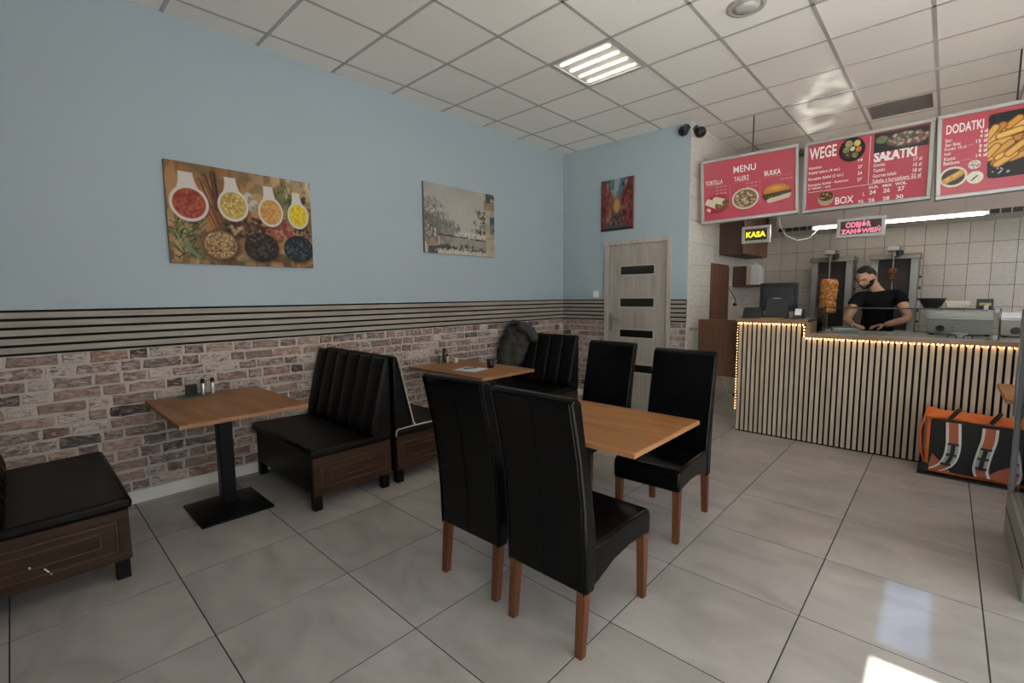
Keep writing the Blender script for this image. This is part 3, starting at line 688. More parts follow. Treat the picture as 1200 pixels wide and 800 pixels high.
bars(b1, W1, H1, [(.05, .25, .415, .418), (.36, .53, .412, .415), (.66, .94, .405, .408)] + [(u, u + .03, v, v + .012) for v in (.435, .485, .535) for u in (.165, .21, .25)] + [(u, u + .03, v, v + .012) for v in (.445, .50) for u in (.485, .53, .57)] + [(u, u + .032, .462, .474) for u in (.825, .87, .91)], 'print_line', 'price_line')
bars(b1, W1, H1, [(.315, .3175, .42, .78), (.625, .6275, .42, .78)], 'print_line', 'rule_line')
p = Pic(60, 50, .83, 5); p.a[:] = np.array((158, 40, 58)) / 255
for (a, b, c, d) in ((.12, .35, .55, .62), (.45, .30, .85, .48)):
    p.put(p.line(a, b, c, d, .15, .15), (206, 190, 168)); p.put(p.ell(c, d, .15, .18, soft=.2), (88, 84, 52)); p.grains(c, d, .13, .14, [(160, 70, 40), (90, 110, 60), (60, 45, 35), (190, 160, 90)], 26, .035)
p.put(p.ell(.13, .80, .13, .13, soft=.2), (205, 195, 180)); p.grains(.72, .78, .2, .1, [(150, 110, 50), (110, 60, 35), (90, 100, 50)], 25, .035)
mk_img = p.a; food(b1, W1, H1, .175, .70, .135, .155, mk_img, 'food_print', 'ell')
food(b1, W1, H1, .475, .675, .145, .165, pic_plate([(110, 70, 50), (150, 120, 95), (200, 185, 160), (80, 50, 40), (215, 200, 180), (110, 100, 60)], seed=8))
p = Pic(60, 44, .75, 6); p.a[:] = np.array((158, 38, 56)) / 255
p.put(p.ell(.5, .36, .48, .34, soft=.12), (188, 118, 52)); p.put(p.ell(.5, .24, .36, .16, soft=.8), (215, 155, 80)); p.put(p.line(.03, .62, .97, .52, .11, .2), (60, 62, 34)); p.grains(.5, .6, .44, .07, [(110, 45, 35), (60, 80, 40), (150, 140, 90), (50, 30, 25)], 50, .03)
p.put(p.line(.25, .82, .93, .66, .10, .3), (196, 180, 160))
food(b1, W1, H1, .79, .665, .145, .155, p.a)
rods(b1, [(2.36, 3.615, 2.905)], H)
b2, W2, H2 = board('red menu board headed WEGE and SAŁATKI, middle of the hanging row', (2.858, 3.62, 2.218), (3.852, 3.62, 2.222), 0.700, 'red menu boards above the counter')
letters(b2, W2, H2, [('WEGE', .045, .275, .085, .25, .018), ('SAŁATKI', .575, .885, .295, .43, .045), ('BOX', .285, .435, .825, .925, .02)], 'heading')
letters(b2, W2, H2, [('Hummus', .045, .155, .345, .385, .01), ('Falafel talerz (4 szt.)', .045, .31, .415, .465, .01), ('Kanapka falafel (3 szt.)', .045, .34, .50, .55, .01), ('Kanapka falafel - hummus', .045, .385, .588, .635, .01), ('(3 falafel - szt)', .045, .24, .64, .68, .01),
    ('19', .455, .49, .345, .385, .02), ('27', .455, .49, .43, .475, .02), ('24', .455, .49, .515, .56, .02), ('27', .455, .49, .60, .645, .02),
    ('Grecka:', .575, .665, .445, .49, .01), ('Tzatziki:', .575, .665, .515, .56, .01), ('Gourmet kebab:', .575, .75, .583, .63, .01), ('Sałatka z kurczakiem:', .575, .845, .65, .70, .01),
    ('17 zł', .865, .925, .445, .49, .015), ('15 zł', .865, .925, .515, .56, .015), ('18 zł', .865, .925, .583, .63, .015), ('22 zł', .855, .925, .65, .695, .015),
    ('KUR.', .55, .625, .735, .77, .025), ('MIX', .655, .725, .735, .77, .025), ('WOŁ.', .745, .83, .73, .77, .025),
    ('L', .505, .52, .80, .85, .02), ('24', .555, .605, .79, .845, .02), ('26', .66, .71, .79, .845, .02), ('27', .765, .815, .79, .845, .02),
    ('XL', .468, .522, .90, .945, .02), ('26', .55, .60, .895, .945, .02), ('28', .66, .71, .895, .945, .02), ('30', .755, .81, .895, .945, .02)], 'price_list')
bars(b2, W2, H2, [(.540, .5435, .075, .70), (.05, .93, .706, .711)], 'print_white')
p = Pic(56, 56, 1.0, 12); p.a[:] = np.array((28, 26, 26)) / 255
for (u, v, r, c) in ((.38, .25, .16, (170, 165, 120)), (.68, .27, .14, (222, 200, 110)), (.52, .47, .10, (235, 228, 215)), (.28, .48, .14, (120, 130, 70)), (.75, .52, .12, (205, 120, 60)), (.35, .70, .14, (75, 55, 40)), (.62, .72, .14, (110, 110, 60))):
    p.put(p.ell(u, v, r, r, soft=.2), c); p.grains(u, v, r * .8, r * .8, [c, tuple(x * .6 for x in c), (200, 180, 150)], 14, .03)
food(b2, W2, H2, .400, .205, .108, .165, p.a)
p = Pic(84, 50, .55, 14); p.a[:] = np.array((32, 36, 40)) / 255; p.put(p.ell(.15, .35, .12, .2), (110, 120, 80)); p.put(p.ell(.62, .52, .42, .42, soft=.1), (48, 46, 46))
p.grains(.62, .5, .36, .33, [(150, 60, 60), (120, 130, 120), (70, 90, 60), (190, 185, 175), (60, 55, 60), (110, 75, 60)], 190, .05)
food(b2, W2, H2, .765, .185, .195, .125, p.a, shape='rect')
p = Pic(40, 44, 1.0, 15); p.a[:] = np.array((170, 150, 120)) / 255; p.put(p.ell(.5, .36, .46, .34, soft=.15), (64, 44, 32)); p.grains(.5, .36, .4, .28, [(190, 150, 60), (110, 70, 40), (70, 90, 50), (50, 35, 30), (200, 170, 120)], 50, .06)
food(b2, W2, H2, .205, .82, .072, .105, p.a)
b3, W3, H3 = board('red menu board headed DODATKI with a picture of chips, rightmost of the hanging row', (3.884, 3.57, 2.198), (4.905, 3.70, 2.236), 0.715, 'red menu boards above the counter')
k3 = 1 / W3
letters(b3, W3, H3, [('DODATKI', .060 * k3, .292 * k3, .125, .235, .02)], 'heading')
q = [('Ser:', .055, .10, .285), ('Ser feta:', .055, .155, .338), ('Frytki: 10 zł', .053, .19, .392), ('Ryż:', .051, .095, .446), ('Kasza:', .050, .125, .50), ('Baklawa', .048, .15, .553)]
letters(b3, W3, H3, [(s, a * k3, b * k3, v, v + .042, .01) for s, a, b, v in q] + [(s, a * k3, .318 * k3, v, v + .04, .015) for s, a, v in (('4 zł', .27, .245), ('4 zł', .27, .298), ('15 zł', .247, .352), ('8 zł', .267, .41), ('8 zł', .265, .463), ('14 zł', .25, .517))], 'price_list')
bars(b3, W3, H3, [(.205 * k3, .235 * k3, .395, .403), (.325 * k3, .35 * k3, .368, .376), (.16 * k3, .225 * k3, .56, .566)], 'print_line', 'price_line')
p = Pic(90, 110, 1.35, 21); p.a[:] = np.array((30, 31, 33)) / 255
for k in range(46):
    u, v = p.rs.uniform(.0, 1.), p.rs.uniform(.16, .80); a = p.rs.uniform(-1.1, -.2); l = p.rs.uniform(.18, .34); c = [(206, 150, 70), (226, 178, 96), (190, 128, 52), (214, 164, 84)][p.rs.randint(4)]
    du, dv = math.cos(a) * l * .5, math.sin(a) * l * .37
    p.put(p.line(u - du, v - dv, u + du, v + dv, .078, .12), (120, 72, 28)); p.put(p.line(u - du, v - dv, u + du, v + dv, .064, .35), c)
p.grains(.2, .90, .16, .05, [(220, 220, 220)], 10, .02)
food(b3, W3, H3, .52 * k3, .46, .20 * k3, .365, p.a, 'food_print', 'round')
p = Pic(50, 44, .85, 22); p.a[:] = np.array((216, 206, 190)) / 255; p.put(p.ell(.5, .5, .42, .40, soft=.1), (56, 46, 36))
for (u, v) in ((.36, .56), (.62, .42)): p.put(p.line(u - .12, v + .1, u + .14, v - .06, .13, .15), (188, 138, 70)); p.put(p.line(u - .1, v + .04, u + .12, v - .1, .06, .6), (214, 176, 108))
food(b3, W3, H3, .112 * k3, .745, .092 * k3, .125, p.a)
p = Pic(30, 30, 1.0, 23); p.a[:] = np.array((205, 200, 186)) / 255; p.grains(.5, .5, .4, .4, [(222, 216, 200), (176, 170, 152), (150, 60, 66)], 40, .08)
food(b3, W3, H3, .242 * k3, .635, .042 * k3, .055, p.a)
p = Pic(36, 36, 1.0, 24); p.a[:] = np.array((214, 208, 190)) / 255; p.put(p.line(.4, .6, .62, .4, .07), (50, 70, 40)); p.put(p.line(.3, .72, .45, .6, .05), (50, 70, 40)); p.grains(.6, .6, .3, .3, [(150, 150, 110)], 8, .03)
food(b3, W3, H3, .248 * k3, .785, .054 * k3, .075, p.a)
rods(b3, [(4.335, 3.655, 2.90)], H)
# ---- small lit signs under the boards
ks = thing('kasa_sign', 'small framed sign with yellow glowing letters KASA', 'sign', (2.30, 3.56, 1.950))
sw, sh, f = 0.285, 0.182, 0.03
MB().box(0, sw, -0.012, 0.03, 0, f).box(0, sw, -0.012, 0.03, sh - f, sh).box(0, f, -0.012, 0.03, f, sh - f).box(sw - f, sw, -0.012, 0.03, f, sh - f).build('frame', 'aluminium', ks, bevel=0.003)
MB().box(f, sw - f, 0.0, 0.025, f, sh - f).build('panel', 'sign_back', ks)
mb = MB(); text_into(mb, 'KASA', 0.045, sw - 0.045, 0.062, 0.122, -0.003, 0.025); mb.build('lettering', 'neon_yellow', ks)
MB().tube([(0.05, 0.015, sh), (0.05, 0.03, sh + 0.07)], 0.002, 5).build('hanging_wire', 'dark_plastic', ks); MB().tube([(sw - 0.05, 0.015, sh), (sw - 0.05, 0.03, sh + 0.07)], 0.002, 5).build('hanging_wire', 'dark_plastic', ks)
os_ = thing('pickup_sign', 'framed sign with pink outlined letters ODBIÓR ZAMÓWIEŃ', 'sign', (3.175, 3.56, 1.930), rot=(0, 0.0, 0))
sw, sh = 0.378, 0.188
MB().box(0, sw, -0.012, 0.03, 0, f).box(0, sw, -0.012, 0.03, sh - f, sh).box(0, f, -0.012, 0.03, f, sh - f).box(sw - f, sw, -0.012, 0.03, f, sh - f).build('frame', 'aluminium', os_, bevel=0.003)
MB().box(f, sw - f, 0.0, 0.025, f, sh - f).build('panel', 'sign_back_red', os_)
mb = MB(); text_into(mb, 'ODBIÓR', 0.072, 0.272, 0.094, 0.160, -0.002, 0.055); text_into(mb, 'ZAMÓWIEŃ', 0.034, 0.344, 0.036, 0.096, -0.002, 0.055); mb.build('letter_outline', 'neon_pale', os_)
mb = MB(); text_into(mb, 'ODBIÓR', 0.076, 0.268, 0.098, 0.156, -0.005, 0.015); text_into(mb, 'ZAMÓWIEŃ', 0.038, 0.340, 0.040, 0.092, -0.005, 0.015); mb.build('lettering', 'neon_pink', os_)
for x in (0.05, sw - 0.05): MB().tube([(x, 0.015, sh), (x, 0.03, sh + 0.09)], 0.002, 5).build('hanging_wire', 'dark_plastic', os_)

# ---- extractor hood with tube light
hood = thing('extractor_hood', 'long steel extractor hood above the kebab grills with a tube light along its edge', 'hood', (2.25, 5.15, 2.22))
MB().prism([(0.0, 0.02), (0.0, 0.16), (0.25, 1.02), (1.06, 1.02), (1.06, 0.05), (0.10, 0.05), (0.10, 0.0), (0.0, 0.0)], 0.0, 2.9, 'x').build('canopy', 'steel', hood, bevel=0.004)
for xa, xb in ((0.03, 0.42), (2.04, 2.9)):
    k = xa
    while k < xb - 0.02:
        MB().box(k, min(k + 0.075, xb), -0.012, -0.002, 0.002, 0.05).build('filter_slot', 'black_plastic', hood); k += 0.085
MB().tube([(0.45, -0.03, 0.012), (2.0, -0.03, 0.012)], 0.017, 12).build('tube_lamp', 'tube_white', hood)
MB().box(0.43, 2.02, -0.03, -0.002, 0.032, 0.05).build('lamp_rail', 'steel_dull', hood)
for x in (0.9, 1.85): MB().box(x - 0.002, x + 0.002, -0.003, 0.001, 0.05, 0.16).build('seam', 'steel_dull', hood)
# white cable sagging from the board
tag(MB().tube([(2.62, 3.735, 2.30), (2.605, 3.85, 2.15), (2.61, 4.1, 2.06), (2.64, 4.5, 2.035), (2.69, 4.9, 2.09), (2.735, 5.10, 2.20), (2.74, 5.143, 2.27)], 0.005, 6).build('lamp_cable', 'white_plastic'), 'white cable sagging below the menu boards beside the hood', 'cable')

# ---- kitchen back counter and grills
kc = thing('back_counter', 'steel work counter along the kitchen rear wall under the kebab grills', 'counter', (2.30, 5.42, 0))
MB().box(0, 2.8, 0, 0.78, 0.84, 0.88).build('worktop', 'steel_dull', kc, bevel=0.003)
MB().box(0.02, 2.78, 0.04, 0.78, 0.08, 0.84).build('cabinet', 'steel_dull', kc)
for k in range(4):
    MB().box(0.03 + k * 0.69, 0.70 + k * 0.69, 0.025, 0.04, 0.10, 0.82).build('cabinet_door', 'steel_dull', kc, bevel=0.003)
def kebab_grill(label, xc, meat):
    t = thing('kebab_grill', label, 'grill', (xc, 5.62, 0.88)); W_ = 0.235
    MB().box(-W_, W_, 0.30, 0.36, 0.0, 0.99).build('back_plate', 'steel_dull', t)
    for s in (-1, 1): MB().box(min(s * W_, s * (W_ - 0.075)), max(s * W_, s * (W_ - 0.075)), 0.0, 0.30, 0.0, 0.94).build('side_column', 'steel_dull', t, bevel=0.003)
    MB().box(-W_ + 0.075, W_ - 0.075, 0.10, 0.30, 0.06, 0.94).build('burner_face', 'heater_dark', t)
    for k in range(4): MB().box(-W_ + 0.09, W_ - 0.09, 0.094, 0.099, 0.12 + k * 0.20, 0.29 + k * 0.20).build('burner_panel', 'heater_dark', t)
    MB().prism([(-0.06, 0.94), (0.34, 0.94), (0.34, 1.00), (-0.02, 1.00)], -W_ - 0.015, W_ + 0.015, 'x').build('top_cover', 'steel_dull', t, bevel=0.003)
    MB().box(-W_, W_, -0.28, 0.30, 0.0, 0.035).build('drip_tray', 'steel', t, bevel=0.004)
    MB().box(-0.065, 0.055, -0.18, 0.12, 1.03, 1.085).box(-0.02, 0.02, -0.12, 0.0, 0.97, 1.03).build('spit_bracket', 'steel_dull', t, bevel=0.004)
    MB().lathe([(0.035, 0), (0.038, 0.05), (0.02, 0.06)], (0.05, -0.05, 0.985), 14).build('motor', 'dark_plastic', t)
    MB().lathe([(0.007, 0.035), (0.007, 1.03)], (0.0, -0.14, 0), 10).build('spit', 'steel_bright', t)
    for k in range(5):
        MB().lathe([(0.014, 0), (0.014, 0.02), (0.008, 0.025)], (W_ + 0.006, 0.12, 0.15 + k * 0.14), 8, axis='x').build('gas_knob', 'black_plastic', t)
    return t
g1 = kebab_grill('vertical kebab grill with a full meat cone, left of the man', 2.835, True)
g2 = kebab_grill('vertical kebab grill with little meat left, behind the man', 3.497, False)
def meat(name, label, loc, zs_, mat, r0, seed):
    rs = random.Random(seed); vs = []; fs = []; n = 40; m = len(zs_)
    for i, (z, r) in enumerate(zs_):
        for k in range(n):
            a = 2 * PI * k / n; d_ = mnoise.noise(Vector((math.cos(a) * 2.2, math.sin(a) * 2.2, z * 9 + seed))) * 0.014 + mnoise.noise(Vector((math.cos(a) * 7, math.sin(a) * 7, z * 30 + seed))) * 0.009
            rr = max(r + (d_ if 0 < i < m - 1 else 0), 0.008); vs.append((rr * math.cos(a), rr * math.sin(a), z))
    fs = [(i * n + k, i * n + (k + 1) % n, (i + 1) * n + (k + 1) % n, (i + 1) * n + k) for i in range(m - 1) for k in range(n)] + [tuple(range(n))[::-1], tuple(range((m - 1) * n, m * n))]
    return tag(MB().add(vs, fs).build(name, mat, None, smooth=True, loc=loc), label, 'meat')
zs_ = [(0.0, 0.088)] + [(0.01 + 0.018 * k, 0.096 + 0.012 * math.sin(k * 1.3) * 0.4 + 0.004 * (k / 24)) for k in range(24)] + [(0.45, 0.085), (0.455, 0.02)]
meat('kebab_meat', 'tall browned kebab meat cone on the left grill', (2.835, 5.48, 1.13), zs_, 'kebab', 0.1, 3)
zs_ = [(0.0, 0.03)] + [(0.02 + 0.014 * k, 0.036 + 0.018 * k / 9 + 0.006 * math.sin(k * 1.4)) for k in range(10)] + [(0.165, 0.012)]
meat('kebab_meat', 'small dark remnant of kebab meat on the grill behind the man', (3.497, 5.48, 1.54), zs_, 'kebab_dark', 0.05, 9)

# ---- ceiling lamps and fittings
def ceiling_lamp(label, x, y):
    t = thing('ceiling_lamp', label, 'lamp', (x + 0.3, y + 0.3, H)); a = 0.288
    MB().box(-a, a, -a, -a + 0.02, -0.006, 0.012).box(-a, a, a - 0.02, a, -0.006, 0.012).box(-a, -a + 0.02, -a + 0.02, a - 0.02, -0.006, 0.012).box(a - 0.02, a, -a + 0.02, a - 0.02, -0.006, 0.012).build('frame', 'grid_metal', t)
    MB().box(-a + 0.02, a - 0.02, -a + 0.02, a - 0.02, 0.004, 0.012).build('tray', 'panel_tray', t)
    for k in range(4): MB().box(-0.235, 0.235, -0.205 + k * 0.1367 - 0.011, -0.205 + k * 0.1367 + 0.011, -0.004, 0.0035).build('light_bar', 'panel_tube', t, bevel=0.003)
ceiling_lamp('square ceiling light with four lit bars, over the dining tables', 1.431, 1.2)
ceiling_lamp('square ceiling light at the top edge of the photo, only its corner in view', 3.231, 1.2)
ceiling_lamp('added square ceiling light out of view, brightening the kitchen', 4.431, 4.2)  # added beyond the right edge of view to brighten the kitchen
av = thing('round_air_vent', 'round white ceiling air vent between the two ceiling lights', 'vent', (2.90, 1.50, H))
MB().lathe([(0.125, 0.0), (0.122, -0.008), (0.10, -0.012), (0.088, 0.0)], (0, 0, 0), 32, cap=False).build('ring', 'grid_metal', av, smooth=True)
MB().lathe([(0.075, -0.006), (0.078, -0.018), (0.05, -0.030), (0.004, -0.034)], (0, 0, 0), 28).build('disc', 'grid_metal', av, smooth=True)
cv = thing('ceiling_grille', 'grey square ventilation grille in the ceiling above the menu boards', 'vent', (3.531, 4.50, H)); a = 0.288
MB().box(-a, a, -a, -a + 0.03, -0.004, 0.012).box(-a, a, a - 0.03, a, -0.004, 0.012).box(-a, -a + 0.03, -a + 0.03, a - 0.03, -0.004, 0.012).box(a - 0.03, a, -a + 0.03, a - 0.03, -0.004, 0.012).build('frame', 'ceiling_board', cv)
for k in range(10):
    y = -0.255 + k * 0.0525
    MB().hexa([(-a + 0.03, y, 0.0), (a - 0.03, y, 0.0), (a - 0.03, y + 0.006, 0.0), (-a + 0.03, y + 0.006, 0.0)], [(-a + 0.03, y + 0.035, 0.011), (a - 0.03, y + 0.035, 0.011), (a - 0.03, y + 0.041, 0.011), (-a + 0.03, y + 0.041, 0.011)]).build('louvre', 'grid_metal', cv)

# ---- wall pictures
def canvas(name, label, img, w_, h_, loc, rz):
    t = thing(name, label, 'picture', loc, rz)
    MB().box(0, w_, 0.001, 0.03, 0, h_).build('stretcher', 'canvas_edge', t)
    paint_panel('print', img, 0, w_, 0, h_, 0.0, 'canvas_print', t); return t
M('canvas_edge', (0.20, 0.16, 0.11), 0.8)
p = Pic(250, 176, 0.705, 31); n1 = p.noise(5, 4); n2 = p.noise(40, 5)
p.a[:] = np.array((176, 132, 84)) / 255; p.put(n1 * .8, (120, 78, 44)); p.put(np.clip((p.U - .3) * 1.4, 0, 1) * np.clip(.5 - p.V, 0, 1) * 2, (214, 190, 158)); p.put((n2 > .6) * .35, (90, 56, 32)); p.put((p.noise(14, 10) > .62) * (p.V > .3) * .55, (70, 46, 32)); p.put((p.noise(18, 12) > .66) * (p.V > .45) * .5, (196, 160, 112)); p.put((p.noise(22, 16) > .7) * .4, (86, 92, 60))
p.put(np.clip((.25 - p.V) * 4, 0, 1) * (p.noise(9, 3) > .5) * .5, (120, 104, 70))
for (a, b, c, d, wd, col) in ((.20, .16, .305, .62, .020, (168, 104, 58)), (.235, .1, .33, .56, .018, (140, 82, 46)), (.29, .07, .31, .42, .022, (104, 62, 40)), (.25, .5, .285, .62, .02, (176, 110, 60))):
    p.put(p.line(a, b, c, d, wd, .4), tuple(x * .6 for x in col)); p.put(p.line(a - .004, b, c - .004, d, wd * .6, .7), col)
for (u, v) in ((.52, .26), (.56, .33), (.54, .36)): p.put(p.ell(u, v, .035, .055, soft=.3), (190, 182, 168)); p.put(p.ell(u + .012, v + .015, .02, .03, soft=.5), (140, 128, 116))
for k in range(40):
    u, v = p.rs.uniform(.72, .84), p.rs.uniform(.12, .45); p.put(p.line(u, v, u + p.rs.uniform(-.04, .04), v - p.rs.uniform(.04, .12), .005), [(86, 104, 58), (58, 74, 40), (120, 130, 84)][p.rs.randint(3)])
for k in range(60):
    u, v = p.rs.uniform(.03, .2), p.rs.uniform(.58, .95); p.put(p.line(u, v, u + p.rs.uniform(-.07, .07), v - p.rs.uniform(-.02, .12), .006), [(62, 84, 44), (84, 106, 62), (44, 60, 36), (120, 134, 90)][p.rs.randint(4)])
p.put(p.line(.09, .80, .17, .93, .018), (110, 128, 96))
p.grains(.50, .60, .16, .12, [(48, 30, 24), (66, 42, 32), (36, 24, 20), (92, 60, 42)], 120, .018); p.grains(.43, .62, .05, .04, [(186, 160, 110)], 6, .02)
p.grains(.75, .60, .12, .09, [(138, 46, 50), (112, 36, 42), (166, 78, 74)], 70, .014); p.grains(.92, .62, .07, .10, [(38, 36, 36), (70, 60, 50), (120, 100, 80)], 40, .016); p.grains(.93, .22, .03, .06, [(70, 50, 44)], 8, .02)
def spoon(u, v, ru, rv, cols, base, gr):
    p.put(p.ell(u + .008, v + .03, ru * 1.12, rv * 1.14, soft=.25), (70, 46, 32), .7)
    tt_ = np.clip((p.V - (v - rv * 1.85)) / (rv * 1.6), 0, 1); hw_ = ru * (.42 + .60 * tt_ ** 2.2); hm_ = np.clip((hw_ - np.abs(p.U - u + .014 * (1 - tt_))) / .006, 0, 1) * (p.V > v - rv * 1.85) * (p.V < v - rv * .2)
    p.put(np.maximum(hm_, p.ell(u, v, ru * 1.08, rv * 1.10, soft=.03)), (214, 206, 196))
    p.put(p.ell(u, v, ru * .92, rv * .92, soft=.04), base); p.grains(u, v, ru * .80, rv * .80, cols, 150, gr)
spoon(.135, .40, .112, .165, [(168, 72, 50), (140, 52, 38), (186, 92, 66), (120, 44, 34)], (156, 62, 44), .014)
spoon(.415, .37, .098, .155, [(206, 176, 92), (170, 128, 60), (224, 204, 130), (140, 110, 60)], (190, 158, 80), .010)
spoon(.680, .395, .088, .150, [(206, 150, 84), (184, 124, 66), (216, 168, 104)], (200, 146, 80), .013)
spoon(.893, .40, .080, .140, [(224, 204, 30), (206, 176, 30), (214, 150, 40), (230, 216, 60)], (222, 200, 34), .012)
for (u, v, r, rim, base, cols, g) in ((.315, .795, .125, (92, 66, 42), (150, 116, 76), [(206, 178, 132), (164, 126, 82), (186, 152, 104), (96, 66, 42)], .010), (.600, .795, .128, (46, 34, 28), (38, 28, 24), [(66, 50, 46), (44, 32, 30), (96, 80, 74), (26, 20, 18)], .014), (.885, .785, .122, (40, 38, 38), (24, 26, 30), [(46, 52, 62), (24, 26, 32), (80, 88, 98), (34, 38, 46)], .015)):
    p.put(p.ell(u + .01, v + .03, r * 1.1, r * 1.36, soft=.25), (60, 40, 26), .7); p.put(p.ell(u, v, r, r * 1.30, soft=.05), rim); p.put(p.ell(u, v, r * .9, r * 1.17, soft=.05), base); p.grains(u, v, r * .82, r * 1.06, cols, 260, g)
canvas('spice_picture', 'large canvas print of spoons and bowls of spices on the blue wall', p.a * 0.93, 1.005, 0.705, (0.031, -1.262, 1.65), PI / 2)
p = Pic(120, 84, 0.70, 33); n1 = p.noise(6, 5)
p.a[:] = np.array((176, 168, 158)) / 255; p.put(np.clip(1 - p.V * 2.4, 0, 1) * p.noise(4, 3), (132, 138, 140)); p.put(p.noise(30, 30) * .25, (196, 190, 180))
tw = p.noise(26, 22); p.put((tw > .45) * np.clip(1 - np.abs(p.U - .05) * 3.0, 0, 1) * np.clip((p.V - .15) * 3, 0, 1), (92, 92, 92), .8)
p.put((p.noise(16, 6) > .4) * (p.V > .62 - .5 * (.45 - p.U)) * (p.V < .75) * (p.U < .48), (104, 104, 100), .8)
p.put((p.V > .50) * (p.V < .74) * (p.U < .40) * (p.U > .16), (120, 116, 108), .6)
p.put((p.V > .66) * (p.U > .40) * (p.V < .76), (206, 200, 190), .7); p.put((p.V > .58) * (p.V < .66) * (p.U > .7) * (p.noise(20, 10) > .4), (112, 110, 104), .7)
p.put(p.V > .92, (196, 188, 176), .8)
for k in range(26): p.put(p.line(.20 + k * .026, .73, .205 + k * .026, .91, .006), (66, 62, 60), .85)
p.put(p.line(.18, .72, .86, .76, .009), (62, 60, 58)); p.put(p.line(.18, .90, .86, .93, .012), (70, 66, 62)); p.grains(.3, .9, .14, .04, [(60, 58, 52), (84, 80, 70)], 30, .02); p.grains(.62, .9, .2, .04, [(70, 66, 60), (150, 140, 128)], 40, .02)
p.put(p.ell(.10, .80, .07, .11), (128, 108, 98)); p.put(p.ell(.10, .88, .05, .1), (150, 134, 122)); p.put((p.U > .04) * (p.U < .16) * (p.V > .9), (84, 78, 70)); p.grains(.09, .68, .07, .08, [(206, 204, 200), (70, 76, 64), (180, 178, 172)], 26, .02)
for k in range(60): p.put(p.ell(.80 + p.rs.randn() * .05, .30 + p.rs.rand() * .36, .014, .022, soft=.5), (62, 60, 58), .8)
p.put((p.U > .865), (176, 164, 140)); p.put((p.U > .84) * (p.V < .26) * (p.V > .12), (140, 120, 92)); p.put((p.U > .93) * (p.V > .36) * (p.V < .63), (56, 84, 98)); p.put((p.U > .865) * (p.noise(10, 14) > .6), (150, 138, 118), .6); p.grains(.10, .42, .16, .22, [(96, 94, 92), (120, 118, 114), (150, 146, 140), (84, 84, 82)], 150, .012); p.grains(.34, .60, .14, .10, [(92, 92, 90), (124, 120, 114), (150, 146, 138)], 80, .012); p.grains(.60, .72, .2, .04, [(110, 106, 100), (200, 194, 186), (140, 136, 130)], 50, .012); p.grains(.5, .95, .42, .04, [(150, 142, 130), (206, 198, 186), (110, 104, 96)], 60, .014)
p.put((p.U > .86) * (p.V < .14) * (p.noise(24, 20) > .45), (80, 78, 74))
canvas('terrace_picture', 'pale grey canvas print of a terrace with railings and urn on the blue wall', p.a * 0.95, 1.015, 0.718, (0.031, 0.918, 1.857), PI / 2)
p = Pic(70, 96, 1.38, 35); p.a[:] = np.array((150, 92, 76)) / 255
sky = np.clip(1 - p.V * 2.0 - np.abs(p.U - .50) * 2.2, 0, 1); p.put(p.noise(10, 14), (84, 50, 46)); p.put(p.noise(16, 22) * .6, (176, 120, 96)); p.put(np.clip(sky * 4, 0, 1), (84, 128, 152)); p.put(np.clip(sky * 3, 0, 1) * (p.noise(6, 6) > .5), (196, 190, 170), .7)
p.put((p.U < .30) * (p.noise(9, 20) > .52), (142, 56, 54), .8); p.put((p.U > .70) * (p.noise(9, 20) > .52), (150, 54, 52), .8); p.put((p.U < .34) * (p.noise(14, 9) > .66), (186, 150, 120), .7); p.put((p.U > .66) * (p.noise(14, 9) > .68), (60, 40, 52), .8); p.put((p.U < .16) + (p.U > .86), (104, 40, 42), .5)
p.put(p.ell(.5, .52, .13, .17, soft=.4), (198, 150, 92)); p.put(p.line(.5, .36, .5, .25, .02), (170, 130, 84)); p.put((p.V > .68) * (np.abs(p.U - .5) < .08 + (p.V - .68) * 1.2), (92, 84, 92)); p.grains(.5, .82, .22, .1, [(40, 30, 36), (160, 60, 50), (60, 60, 84), (196, 150, 110)], 50, .03)
for k in range(60):
    u = p.rs.choice([p.rs.uniform(.02, .3), p.rs.uniform(.7, .98)]); v = p.rs.uniform(.1, .9); p.put(p.line(u, v, u, v + .05, .012), [(48, 26, 32), (206, 120, 84), (120, 60, 90), (196, 84, 70)][p.rs.randint(4)], .8)
p.put(p.V > .95, (40, 30, 34), .8)
canvas('street_picture', 'small red painting of a city street above the grey door', p.a * 0.85, 0.462, 0.638, (0.638, YB - 0.031, 2.222), 0)
sw_ = thing('light_switch', 'white light switch on the blue wall left of the grey door', 'switch', (0.555, YB - 0.001, 1.41))
MB().box(-0.042, 0.042, -0.009, 0, -0.042, 0.042).build('plate', 'white_plastic', sw_, bevel=0.003); MB().box(-0.03, 0.03, -0.014, -0.009, -0.03, 0.03).build('rocker', 'white_plastic', sw_, bevel=0.002)
# ---- security cameras on the corner
def cctv(label, loc, look, r, mount):
    t = thing('security_camera', label, 'camera', loc, group='security cameras'); q_ = Vector(look).to_track_quat('Y', 'Z').to_matrix().to_4x4()
    mb = MB().lathe([(r * 0.30, -r * 0.95), (r * 0.80, -r * 0.6), (r, 0.0), (r * 0.92, r * 0.40), (r * 0.70, r * 0.72), (r * 0.52, r * 0.80)], (0, 0, 0), 22, axis='y'); mb.v = [tuple(q_ @ Vector(v)) for v in mb.v]
    mb.build('ball', 'black_plastic', t, smooth=True)
    mb = MB().lathe([(r * 0.50, r * 0.80), (r * 0.30, r * 0.86), (r * 0.05, r * 0.86)], (0, 0, 0), 18, axis='y'); mb.v = [tuple(q_ @ Vector(v)) for v in mb.v]
    mb.build('lens', 'dark_glass', t)
    MB().tube([(0, 0, 0), tuple(Vector(mount) * 0.7), mount], [r * 0.45, r * 0.5, r * 0.8], 14).build('mount', 'black_plastic', t)
